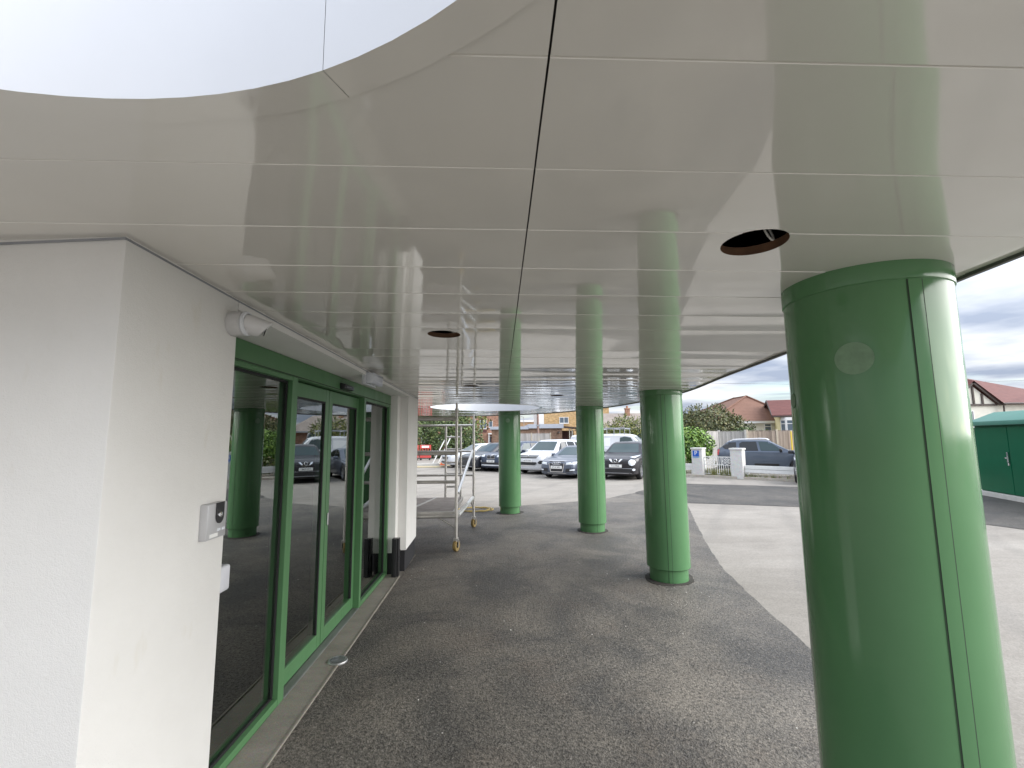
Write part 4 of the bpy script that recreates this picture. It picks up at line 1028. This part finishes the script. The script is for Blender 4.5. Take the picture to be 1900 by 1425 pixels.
plant('hedge', 'low dark hedge seen behind the slate grey estate car', 'hedge', [(8.9, 23.4, .5, .7, .5, .5), (12.2, 23.8, .35, .9, .5, .4)], 900, .13, M['leafo'], 8)
def weeds():
    rnd = random.Random(11); bm = bmesh.new()
    def tuft(x, y, h, n):
        for _ in range(n):
            a = rnd.random()*6.28; r = rnd.random()*.07; p = Vector((x+math.cos(a)*r, y+math.sin(a)*r, .08))
            d = Vector((rnd.gauss(0, .25), rnd.gauss(0, .25), 1)).normalized()*h*rnd.uniform(.5, 1.2); u = Vector((-d.y, d.x, 0)); u = u.normalized() if u.length > 1e-4 else Vector((1, 0, 0))
            bm.faces.new([bm.verts.new(p-u*.009), bm.verts.new(p+u*.009), bm.verts.new(p+d)])
    for k in range(120):
        t = rnd.random(); tuft(8.95+t*1.0+rnd.gauss(0, .06), 20.3-t*1.05+rnd.gauss(0, .12), .30, 16)
    for k in range(70):
        t = rnd.random(); tuft(10.1+t*1.6, 19.0-t*1.5+rnd.gauss(0, .08), .16, 12)
    for k in range(60):
        t = rnd.random(); tuft(8.0+t*.8, 21.2-t*.6+rnd.gauss(0, .15), .18, 10)
    tag(obj('grass', bm, M['grassm']), 'dry grass and weeds growing along the foot of the white walls and gate', 'grass', kind='stuff')
weeds()

# ------------------------------------------------------------------ low white walls, gate, sign
def frontage():
    A, Bp = Vector((8.84, 20.25)), Vector((9.98, 19.05))
    u = (Bp-A).normalized(); ang = math.atan2(u.y, u.x)
    def pier(p, label):
        t = thing('gate_pier', label, 'gate pier', (p.x, p.y, .08), ang, 'white masonry gate piers')
        bm = bmesh.new(); bx(bm, -.235, .235, -.20, .20, -.08, 1.12); bevel(bm, .008, 1); obj('shaft', bm, M['whitewall'], t)
        bm = bmesh.new(); bx(bm, -.265, .265, -.23, .23, 1.12, 1.19); bevel(bm, .012, 2); obj('cap', bm, M['whitewall'], t)
        return t
    pier(A, 'white masonry gate pier carrying the blue parking sign')
    pier(Bp, 'plain white masonry gate pier right of the iron gate')
    n = Vector((u.y, -u.x))
    s = thing('parking_sign', 'square blue parking sign with white letter P on the white pier', 'sign', (A.x+n.x*.205-u.x*.03, A.y+n.y*.205-u.y*.03, 1.02), ang)
    bm = bmesh.new(); bx(bm, -.14, .14, -.008, .0, -.13, .13); obj('panel', bm, M['blue'], s)
    bm = text_bm('P', .27, Matrix.Translation((0, -.0095, .005)) @ Matrix.Rotation(R(90), 4, 'X'), .0012)
    for v in list(bm.verts): pass
    obj('letter', bm, M['signwhite'], s)
    bm = bmesh.new(); bx(bm, -.14, .14, -.006, 0, -.19, -.145); obj('caption_strip', bm, plain('pale_blue_strip', (.22, .38, .58), .5), s)
    # iron gate
    Lg = (Bp-A).length-.47
    t = thing('iron_gate', 'white painted iron gate with diamond panels between the two white piers', 'gate', (A.x+u.x*.235, A.y+u.y*.235, .1), ang)
    bm = bmesh.new()
    bx(bm, 0, Lg, -.015, .015, .76, .80); bx(bm, 0, Lg, -.013, .013, .43, .455); bx(bm, 0, .03, -.014, .014, 0, .80); bx(bm, Lg-.03, Lg, -.014, .014, 0, .80); bx(bm, 0, Lg, -.012, .012, .04, .065)
    obj('frame', bm, M['whitewood'], t)
    k = 13
    for i in range(1, k):
        x = Lg*i/k
        z1 = .43 if (i < 4.5 or i > 8.5) else .76
        bm = bmesh.new(); bx(bm, x-.011, x+.011, -.010, .010, .065, z1); obj('bar', bm, M['whitewood'], t)
    for x0, x1 in ((.03, Lg*.36), (Lg*.66, Lg-.03)):
        bm = bmesh.new(); cx, cz, w, h = (x0+x1)/2, .6075, (x1-x0)/2, .152
        for f in (1, .55):
            q = [(cx-w*f, cz), (cx, cz+h*f), (cx+w*f, cz), (cx, cz-h*f)]
            for a, b in zip(q, q[1:]+q[:1]): tube(bm, (a[0], 0, a[1]), (b[0], 0, b[1]), .011, 6)
        for sx, sz in ((-1, -1), (1, 1), (-1, 1), (1, -1)): tube(bm, (cx+sx*w, 0, cz+sz*h), (cx, 0, cz), .009, 6)
        tube(bm, (x1 if x0 < .1 else x0, 0, .455), (x1 if x0 < .1 else x0, 0, .76), .011, 6)
        obj('diamond_panel', bm, M['whitewood'], t)
    # plank walls either side
    def rails(P, Q, label):
        d = Q-P; L = d.length; a = math.atan2(d.y, d.x)
        t = thing('plank_rail', label, 'low wall', (P.x, P.y, .08), a, 'low white plank rails')
        for z0, z1 in ((.27, .37), (.39, .50)):
            bm = bmesh.new(); bx(bm, 0, L, -.03, .03, z0-.08, z1-.02); bevel(bm, .006, 1); obj('plank', bm, M['whitewood'], t)
        m = max(2, int(L/1.6)+1)
        for i in range(m):
            x = .07+(L-.14)*i/(m-1); bm = bmesh.new(); bx(bm, x-.06, x+.06, .031, .12, -.08, .40); obj('post', bm, M['whitewood'], t)
        bm = bmesh.new(); bx(bm, 0, L, .05, .11, -.08, .12); obj('kerb', bm, M['kerb'], t)
    rails(Bp+u*.25, Bp+u*3.2, 'long white plank rail on short posts in front of the slate grey car')
    rails(A-u*2.6, A-u*.25, 'white plank rail left of the parking sign, mostly hidden by the second green pillar')
frontage()

# ------------------------------------------------------------------ fences
def fence(pts, h, mat, label, panel=1.83, pm=None, name='wooden_fence', z0=0):
    t = thing(name, label, 'fence', (*pts[0], 0)); O = Vector(pts[0])
    for P, Q in zip(pts, pts[1:]):
        P, Q = Vector(P)-O, Vector(Q)-O; d = Q-P; L = d.length; u = d/L; a = math.atan2(d.y, d.x); n = Vector((-u.y, u.x))
        k = max(1, round(L/panel)); pl = L/k
        for i in range(k):
            bm = bmesh.new(); c = P+u*(pl*i); nb = int(pl/.11)
            for j in range(nb):
                q = c+u*(.06+(pl-.12)*(j+.5)/nb)
                box(bm, (q.x-n.x*random.uniform(0, .012), q.y-n.y*random.uniform(0, .012), (h-.03+z0)/2), ((pl-.12)/nb-.006, .018, h-.03-z0+random.uniform(-.02, .02)), a)
            m = c+u*pl/2
            for z in (.35, h-.25): box(bm, (m.x+n.x*.03, m.y+n.y*.03, z), (pl-.1, .035, .08), a)
            box(bm, (m.x, m.y, h), (pl-.1, .05, .03), a)
            obj('fence_panel', bm, mat, t)
        for i in range(k+1):
            q = P+u*(pl*i); bm = bmesh.new(); box(bm, (q.x, q.y, (h+.06)/2), (.11, .11, h+.06), a); bevel(bm, .01, 1); obj('post', bm, pm or M['fpost'], t)
fence([(11.2, 25.2), (12.9, 26.6), (14.2, 26.1)], 2.05, M['fence2'], 'silvered grey board fence turning the corner beside the ivy', pm=M['concpost'])
fence([(14.3, 26.1), (24.5, 25.6)], 2.07, M['fence'], 'brown board fence below the bungalow behind the slate grey car')
fence([(1.2, 46), (5.05, 46)], 2.2, M['fence2'], 'pale board fence in front of the brown brick building behind the parked row', pm=M['fpost'])
def marker():
    t = thing('marker_post', 'yellow marker post standing against the brown board fence', 'post', (16.65, 25.7, 0))
    bm = bmesh.new(); tube(bm, (0, 0, 0), (0, 0, 2.02), .035, 12); obj('tube', bm, M['yellowp'], t, 40)
    bm = bmesh.new(); tube(bm, (0, 0, 2.02), (0, 0, 2.06), .04, 12); obj('cap', bm, M['fascia'], t, 40)
marker()

# ------------------------------------------------------------------ houses
def window(parent, x, y, z, w, h, rz, panes=2, transom=False, frame='fascia'):
    """frame + glass set on a wall face; local +y is inward"""
    T = Matrix.Translation((x, y, z)) @ Matrix.Rotation(rz, 4, 'Z')
    bm = bmesh.new(); f = .06
    bx(bm, -w/2, w/2, -.05, .02, -h/2, -h/2+f); bx(bm, -w/2, w/2, -.05, .02, h/2-f, h/2)
    for i in range(panes+1):
        xx = -w/2+f/2+(w-f)*i/panes; bx(bm, xx-f/2, xx+f/2, -.048, .02, -h/2+f, h/2-f)
    if transom: bx(bm, -w/2+f, w/2-f, -.046, .02, h*.18, h*.18+f*.8)
    bx(bm, -w/2-.05, w/2+.05, -.10, .0, -h/2-.05, -h/2)
    bmesh.ops.transform(bm, matrix=T, verts=bm.verts); o = obj('window', bm, M[frame], parent)
    bm = bmesh.new(); bx(bm, -w/2+.03, w/2-.03, -.02, -.005, -h/2+.03, h/2-.03); bmesh.ops.transform(bm, matrix=T, verts=bm.verts); obj('pane', bm, M['houseglass'], o)
    return o
def houses():
    # bungalow with brown hipped roof
    t = thing('bungalow', 'cream bungalow with a brown hipped tile roof beyond the fence', 'house', (21, 38, 0))
    bm = bmesh.new(); bx(bm, -3.0, 4.0, 0, 9, 0, 2.95); obj('wall', bm, M['cream'], t)
    bm = bmesh.new(); bx(bm, -3.35, 4.3, -.35, -.30, 2.82, 3.02); bx(bm, -3.35, -3.30, -.30, 9.3, 2.82, 3.02); obj('fascia', bm, M['fascia'], t)
    bm = bmesh.new(); e = [(-3.4, -.4, 3.02), (4.4, -.4, 3.02), (4.4, 9.4, 3.02), (-3.4, 9.4, 3.02)]; a, b = (1.9, 3.5, 5.42), (1.9, 5.6, 5.42)
    for q in ((e[0], e[1], a), (e[1], e[2], b, a), (e[2], e[3], b), (e[3], e[0], a, b), e[::-1]): poly(bm, q)
    bmesh.ops.remove_doubles(bm, verts=bm.verts, dist=1e-4)
    rf = obj('roof', bm, M['brown_roof'], t)
    bm = bmesh.new(); tube(bm, (-3.4, -.4, 3.05), (1.9, 3.5, 5.45), .09, 8); tube(bm, (4.4, -.4, 3.05), (1.9, 3.5, 5.45), .09, 8); tube(bm, a, b, .09, 8); tube(bm, (-3.4, 9.4, 3.05), (1.9, 5.6, 5.45), .09, 8)
    obj('ridge_tiles', bm, M['brown_roof'], rf, 40)
    for x in (-1.15, 1.65): window(t, x, -.01, 2.35, .62, .9, 0, 1, True)
    # yellow house with red gable and bay
    t = thing('yellow_house', 'pale yellow house with a red tiled gable and white bay window', 'house', (22.45, 36.0, 0), R(-22))
    bm = bmesh.new(); bx(bm, 0, 8, 0, 7, 0, 3.35); obj('wall', bm, M['yellow'], t)
    bm = bmesh.new(); poly(bm, [(0, .3, 3.35), (0, 5.5, 3.35), (0, 2.9, 4.55)]); poly(bm, [(8, .3, 3.35), (8, 2.9, 4.55), (8, 5.5, 3.35)]); obj('gable', bm, M['yellow'], t)
    bm = bmesh.new()
    for s in (0, 1):
        yb, ye = (-.35, 2.9) if s == 0 else (6.2, 2.9)
        extr(bm, [(-.55, yb, 3.30), (8.5, yb, 3.30), (8.5, ye, 4.72), (-.35, ye, 4.72)], (0, 0, .10))
    obj('roof', bm, M['red_roof'], t)
    bm = bmesh.new(); extr(bm, [(-.58, -.38, 3.20), (-.58, -.30, 3.42), (-.40, 2.9, 4.84), (-.40, 2.9, 4.60)], (.06, 0, 0)); extr(bm, [(-.58, 6.2, 3.20), (-.58, 6.1, 3.42), (-.40, 2.9, 4.84), (-.40, 2.9, 4.60)], (.06, 0, 0)); obj('bargeboard', bm, M['gutter'], t)
    bm = bmesh.new(); tube(bm, (-.5, -.42, 3.28), (8.4, -.42, 3.28), .06, 8); tube(bm, (1.5, -.40, 3.25), (1.7, -.05, 2.9), .045, 8); tube(bm, (1.7, -.05, 2.9), (1.7, -.05, 0), .045, 8); obj('gutter', bm, M['gutter'], t, 40)
    bm = bmesh.new(); plan = [(.1, -.01), (.35, -.6), (1.05, -.6), (1.3, -.01)]; prism(bm, plan, 0, 1.95); prism(bm, plan, 3.02, 3.2)
    bay = obj('bay', bm, M['fascia'], t)
    for p, q in zip(plan, plan[1:]):
        c = ((p[0]+q[0])/2, (p[1]+q[1])/2); L = math.hypot(q[0]-p[0], q[1]-p[1])
        window(t, c[0], c[1], 2.485, L-.02, 1.06, math.atan2(q[1]-p[1], q[0]-p[0]), 1, True)
    # red roofed house with timbered gable on the right
    t = thing('timbered_house', 'house with red tiled roof and dark timbered cream gable above the green container', 'house', (37.2, 33.5, 0))
    bm = bmesh.new(); bx(bm, -2.5, 12, .6, 9, 0, 4.0); obj('wall', bm, M['cream'], t)
    bm = bmesh.new(); extr(bm, [(-2.4, .55, 4.0), (1.2, .55, 4.0), (-.6, .55, 5.5)], (0, .05, 0)); obj('gable', bm, M['cream'], t)
    bm = bmesh.new()
    for x in (-1.3, -.6, .1): bx(bm, x-.07, x+.07, .48, .548, 4.0, 4.0+1.5*(1-abs(x+.6)/1.8)-.05)
    bx(bm, -2.4, 1.2, .47, .547, 3.92, 4.06); obj('timber', bm, M['gutter'], t)
    bm = bmesh.new(); extr(bm, [(-.75, .35, 5.75), (-.45, .35, 5.75), (1.75, .35, 3.95), (1.3, .35, 3.95)], (0, .12, 0)); extr(bm, [(-.75, .35, 5.75), (-.45, .35, 5.75), (-2.5, .35, 3.95), (-2.95, .35, 3.95)], (0, .12, 0)); obj('bargeboard', bm, M['gutter'], t)
    bm = bmesh.new(); poly(bm, [(1.4, .2, 4.12), (13, .2, 4.12), (9.5, 4.5, 5.4), (-1.2, 4.5, 7.4)]); poly(bm, [(1.4, .2, 4.12), (-1.2, 4.5, 7.4), (-.6, .3, 5.85)]); poly(bm, [(-2.9, .3, 4.0), (-.6, .3, 5.85), (-1.2, 4.5, 7.4), (-4, 4.5, 6.0)]); poly(bm, [(-4, 4.5, 6), (-1.2, 4.5, 7.4), (9.5, 4.5, 5.4), (13, 9, 4), (-4, 9, 4)]); bmesh.ops.remove_doubles(bm, verts=bm.verts, dist=1e-4)
    obj('roof', bm, M['red_roof'], t)
    bm = bmesh.new(); tube(bm, (1.3, .14, 4.06), (13, .14, 4.06), .07, 8); tube(bm, (1.5, .3, 4.0), (1.5, .5, 0), .05, 8); obj('gutter', bm, M['gutter'], t, 40)
    window(t, -1.4, .55, 2.9, 1.4, 1.3, 0, 2); window(t, 4, .55, 2.7, 2, 1.3, 0, 3)
    # grey tiled house with chimney in the middle
    t = thing('tiled_house', 'house with a mottled grey-brown tile roof and brick chimney behind the van', 'house', (12.4, 46, 0))
    bm = bmesh.new(); bx(bm, -3.2, 5.5, 0, 8, 0, 2.6); obj('wall', bm, M['brick_r'], t)
    bm = bmesh.new(); e = [(-3.6, -.4, 2.55), (5.9, -.4, 2.55), (5.9, 8.4, 2.55), (-3.6, 8.4, 2.55)]; a, b = (-1.3, 3.2, 4.32), (4.5, 3.2, 4.32)
    for q in ((e[0], e[1], b, a), (e[1], e[2], b), (e[2], e[3], a, b), (e[3], e[0], a)): poly(bm, q)
    bmesh.ops.remove_doubles(bm, verts=bm.verts, dist=1e-4); rf = obj('roof', bm, M['grey_roof'], t)
    bm = bmesh.new(); bx(bm, 1.15, 1.6, 2.6, 3.1, 3.6, 4.75); bx(bm, 1.1, 1.65, 2.55, 3.15, 4.75, 4.86); tube(bm, (1.37, 2.85, 4.86), (1.37, 2.85, 5.12), .11, 10); obj('chimney', bm, M['brick_r'], rf)
    bm = bmesh.new(); bx(bm, -3.6, 5.9, -.45, -.40, 2.45, 2.6); obj('gutter', bm, M['steel'], t)
    window(t, -1.2, -.01, 1.5, 1.6, 1.1, 0, 2)
    bm = bmesh.new(); tube(bm, (-3.3, 3.2, 2.6), (-3.3, 3.2, 5.0), .03, 6); obj('aerial', bm, M['steel'], t)
    # low brown brick building with grey fascia
    t = thing('brick_outbuilding', 'low brown brick building with a flat grey fascia behind the parked row', 'building', (2.0, 52, 0))
    bm = bmesh.new(); bx(bm, -3, 5.05, 0, 8, 0, 2.85); bx(bm, 5.05, 6.6, 1.4, 8, 0, 2.55); obj('wall', bm, M['brick_b'], t)
    bm = bmesh.new(); bx(bm, -3.2, 1.2, -.25, 8, 2.72, 3.05); bx(bm, 1.2, 5.2, -.30, 8, 2.82, 3.3); obj('fascia', bm, M['greyfascia'], t)
    bm = bmesh.new(); extr(bm, [(5.25, -.28, 3.05), (7.6, .3, 2.85), (7.6, .3, 2.68), (5.25, -.28, 2.88)], (0, 2, 0)); obj('porch_roof', bm, M['gutter'], t)
    bm = bmesh.new(); bx(bm, 5.3, 5.85, 1.3, 1.39, 0, 2.4); d = obj('door', bm, M['dkbrown'], t)
    bm = bmesh.new(); tube(bm, (5.75, 1.28, 1.0), (5.75, 1.28, 1.15), .02, 6); obj('handle', bm, M['chrome'], d)
    for x in (5.95, 6.25): 
        bm = bmesh.new(); bx(bm, x-.05, x+.05, .2, .3, 0, 2.75); obj('porch_post', bm, M['cream'], t)
    bm = bmesh.new(); tube(bm, (4.65, -.14, 2.28), (4.65, -.14, 2.42), .13, 12, .09); bx(bm, 4.60, 4.70, -.14, 0, 2.36, 2.44); obj('wall_light', bm, M['black'], t, 40)
    # yellow brick block
    t = thing('yellow_brick_house', 'two storey yellow brick block with one white window', 'building', (5.95, 62, 0))
    bm = bmesh.new(); bx(bm, 0, 9, 0, 9, 0, 5.8); obj('wall', bm, M['brick_y'], t)
    bm = bmesh.new(); bx(bm, -.02, 9.1, -.1, 9.1, 5.8, 6.0); obj('parapet', bm, M['fascia'], t)
    window(t, 2.75, -.01, 4.1, 1.25, .85, 0, 2)
    bm = bmesh.new(); bx(bm, -.95, -.01, -.03, 6, 0, 5.6)
    for k in range(7): bx(bm, -.97, -.01, -.05, -.031, .8+.75*k, .84+.75*k)
    obj('side_cladding', bm, M['fascia'], t)
    # distant tan block
    t = thing('tan_block', 'long tan brick block with a white roof line far behind the grey fascia', 'building', (2, 95, 0))
    bm = bmesh.new(); bx(bm, -1, 7.5, 0, 10, 0, 5.0); obj('wall', bm, M['brick_t'], t)
    bm = bmesh.new(); bx(bm, -1.2, 7.7, -.2, 10.2, 5.0, 5.4); obj('roof', bm, M['fascia'], t)
    # flats
    t = thing('brick_flats', 'three storey orange brick flats with white windows beyond the hedge', 'building', (-8, 75, 0))
    bm = bmesh.new(); bx(bm, -10, 9.2, 0, 10, 0, 8.6); obj('wall', bm, M['brick_r'], t)
    bm = bmesh.new(); bx(bm, -10.2, 9.4, -.3, 10.2, 8.6, 8.9); obj('roof', bm, M['fascia'], t)
    for z in (1.5, 4.0, 6.2):
        for x in (-8.3, -6.0, -4.4, -2.1, -.4, 1.9, 3.55, 5.15, 6.6, 8.3):
            w = .9 if abs(x-5.15) < .1 or abs(x-6.6) < .1 else 1.1
            if abs(x-6.6) < .1: 
                window(t, x-.2, -.01, z, .62, 1.05, 0, 1); continue
            if z < 2 and x > 4.5: continue
            window(t, x, -.01, z, 1.1, 1.45, 0, 2)
    for z in (2.95, 5.1):
        bm = bmesh.new()
        for x in (5.15, 8.3): bx(bm, x-.6, x+.6, -.06, -.001, z-.28, z+.15)
        obj('spandrel', bm, M['dkbrown'], t)
    bm = bmesh.new(); bx(bm, 6.0, 8.9, -1.4, -.01, 2.35, 2.55); bx(bm, 6.05, 6.2, -1.3, -1.15, 0, 2.35); bx(bm, 8.3, 8.5, -1.3, -1.1, 0, 2.35); pr = obj('porch', bm, M['fascia'], t)
    bm = bmesh.new(); bx(bm, 6.4, 8.2, -.06, -.002, 0, 2.2); obj('entrance_door', bm, M['dkbrown'], t)
houses()

# ------------------------------------------------------------------ poles, container, barriers
def street():
    t = thing('telegraph_pole', 'brown telegraph pole with a yellow base marker behind the parked row', 'pole', (3.93, 47.6, 0))
    bm = bmesh.new(); tube(bm, (0, 0, 0), (0, 0, 8.5), .13, 12, .10); obj('shaft', bm, M['pole'], t, 40)
    bm = bmesh.new(); tube(bm, (0, 0, 1.35), (0, 0, 1.95), .15, 12); obj('marker_sleeve', bm, M['yellowp'], t, 40)
    bm = bmesh.new(); bx(bm, -.22, .22, -.16, -.12, 2.95, 3.1); obj('bracket', bm, M['steel'], t)
    t = thing('street_lamp', 'slender grey street lamp far away left of the telegraph pole', 'street lamp', (4.13, 80, 0))
    bm = bmesh.new(); tube(bm, (0, 0, 0), (0, 0, 5.4), .09, 10, .05); tube(bm, (0, 0, 5.38), (-.45, 0, 5.45), .04, 8); obj('column', bm, M['steel'], t, 40)
    bm = bmesh.new(); box(bm, (-.5, 0, 5.45), (.5, .2, .10)); bevel(bm, .03, 2); obj('lantern', bm, M['steel'], t)
    # overhead wire
    bm = bmesh.new(); P, Q = Vector((3.93, 47.6, 8.2)), Vector((60, 42, 7.2))
    for k in range(24):
        a, b = k/24, (k+1)/24; f = lambda s: P.lerp(Q, s)-Vector((0, 0, 1.6*4*s*(1-s)*.5)); tube(bm, f(a), f(b), .012, 5)
    tag(obj('overhead_wire', bm, M['black']), 'thin black overhead wire crossing the sky above the bungalow', 'cable')
    # green container
    u = Vector((13.74-14.25, 11.84-13.26)).normalized()
    a = math.atan2(u.y, u.x)
    t = thing('storage_container', 'dark green steel storage unit with a mint sloping lid at the right edge', 'storage unit', (14.28, 13.42, 0), a)
    W = 4.4; Dp = 2.0
    bm = bmesh.new(); bx(bm, .03, W, .04, Dp, .12, 2.02); obj('body', bm, M['contgreen'], t)
    bm = bmesh.new(); extr(bm, [(0, -.10, 2.02), (0, -.10, 2.14), (0, .55, 2.42), (0, Dp+.1, 2.42), (0, Dp+.1, 2.02)], (W+.1, 0, 0)); bevel(bm, .015, 2); obj('lid', bm, M['contlid'], t, 40)
    bm = bmesh.new(); bx(bm, -.1, W+.2, -.14, Dp+.1, 0, .12); obj('base', bm, M['concpost'], t)
    for x0, x1 in ((.06, 1.42), (1.44, 2.6), (2.63, 3.5), (3.52, 4.37)):
        bm = bmesh.new(); bx(bm, x0, x1, .005, .039, .15, 1.97); bevel(bm, .006, 1); d = obj('door', bm, M['contgreen'], t)
        if x0 in (.06, 2.63):
            bm = bmesh.new(); bx(bm, x1-.06, x1-.01, -.03, .004, 1.0, 1.28); bx(bm, x1-.11, x1-.02, -.045, -.03, 1.10, 1.14); tube(bm, (x1-.02, -.03, .92), (x1-.02, -.03, .99), .015, 8); obj('latch', bm, M['chrome'], d)
    bm = bmesh.new(); poly(bm, [(2.22, .002, 1.35), (2.5, .002, 1.35), (2.36, .002, 1.62)]); obj('warning_sign', bm, M['yellowp'], t)
    # red and white plastic barriers
    for i, (x, y) in enumerate(((-7.25, 38.0), (-6.25, 38.2))):
        t = thing('safety_barrier', ('red plastic safety barrier half hidden by the building corner', 'red plastic safety barrier nearer the scaffold ladder, clear of the corner')[i], 'barrier', (x, y, 0), R(4), 'red plastic safety barriers')
        bm = bmesh.new(); bx(bm, -.46, .46, -.03, .03, .95, 1.25); bx(bm, -.46, .46, -.03, .03, .18, .40)
        for k in range(5): bx(bm, -.46+.2125*k, -.39+.2125*k, -.028, .028, .40, .95)
        bevel(bm, .008, 1); p = obj('panel', bm, M['redpl'], t)
        bm = bmesh.new(); bx(bm, -.30, .30, -.034, -.031, 1.02, 1.18); obj('reflective_strip', bm, M['signwhite'], p)
        for s in (-.36, .36): bm = bmesh.new(); bx(bm, s-.05, s+.05, -.26, .26, 0, .18); obj('foot', bm, M['black'], t)
    t = thing('traffic_cone', 'orange traffic cone by the sandy heap behind the scaffold', 'cone', (-3.72, 29.6, .05))
    bm = bmesh.new(); lathe(bm, [(.17, .04), (.145, .18), (.11, .40), (.05, .74), (.035, .75), (0, .75)], Matrix(), 20); obj('cone', bm, M['orange'], t, 40)
    bm = bmesh.new(); lathe(bm, [(.1475, .20), (.1135, .40)], Matrix(), 20); obj('reflective_sleeve', bm, M['signwhite'], t, 40)
    bm = bmesh.new(); bx(bm, -.2, .2, -.2, .2, 0, .04); bevel(bm, .01, 1); obj('foot', bm, M['orange'], t)
    t = thing('board_stack', 'low stack of pale boards on the sandy patch beside the traffic cone', 'boards', (-4.7, 29.4, .05), R(12))
    for k in range(4):
        bm = bmesh.new(); box(bm, (random.uniform(-.1, .1), .1*k, .02+.035*k), (2.0-.15*k, .32, .03), random.uniform(-.12, .12)); obj('board', bm, M['concpost'], t)
    for i in range(2):
        t = thing('leaning_pole', ('shorter pale pole leaning behind the scaffold ladder', 'longer pale pole leaning beside the traffic cone')[i], 'pole', (-4.5+.35*i, 30.2, .05), 0, 'poles leaning over the sandy patch')
        bm = bmesh.new(); tube(bm, (0, 0, 0), (.75+.1*i, .2, 1.55+.3*i), .035, 8); obj('shaft', bm, M['fascia'], t, 40)
        bm = bmesh.new(); tube(bm, (.74+.1*i, .2, 1.53+.3*i), (.79+.1*i, .21, 1.62+.3*i), .042, 8); obj('end_cap', bm, M['concpost'], t, 40)
street()
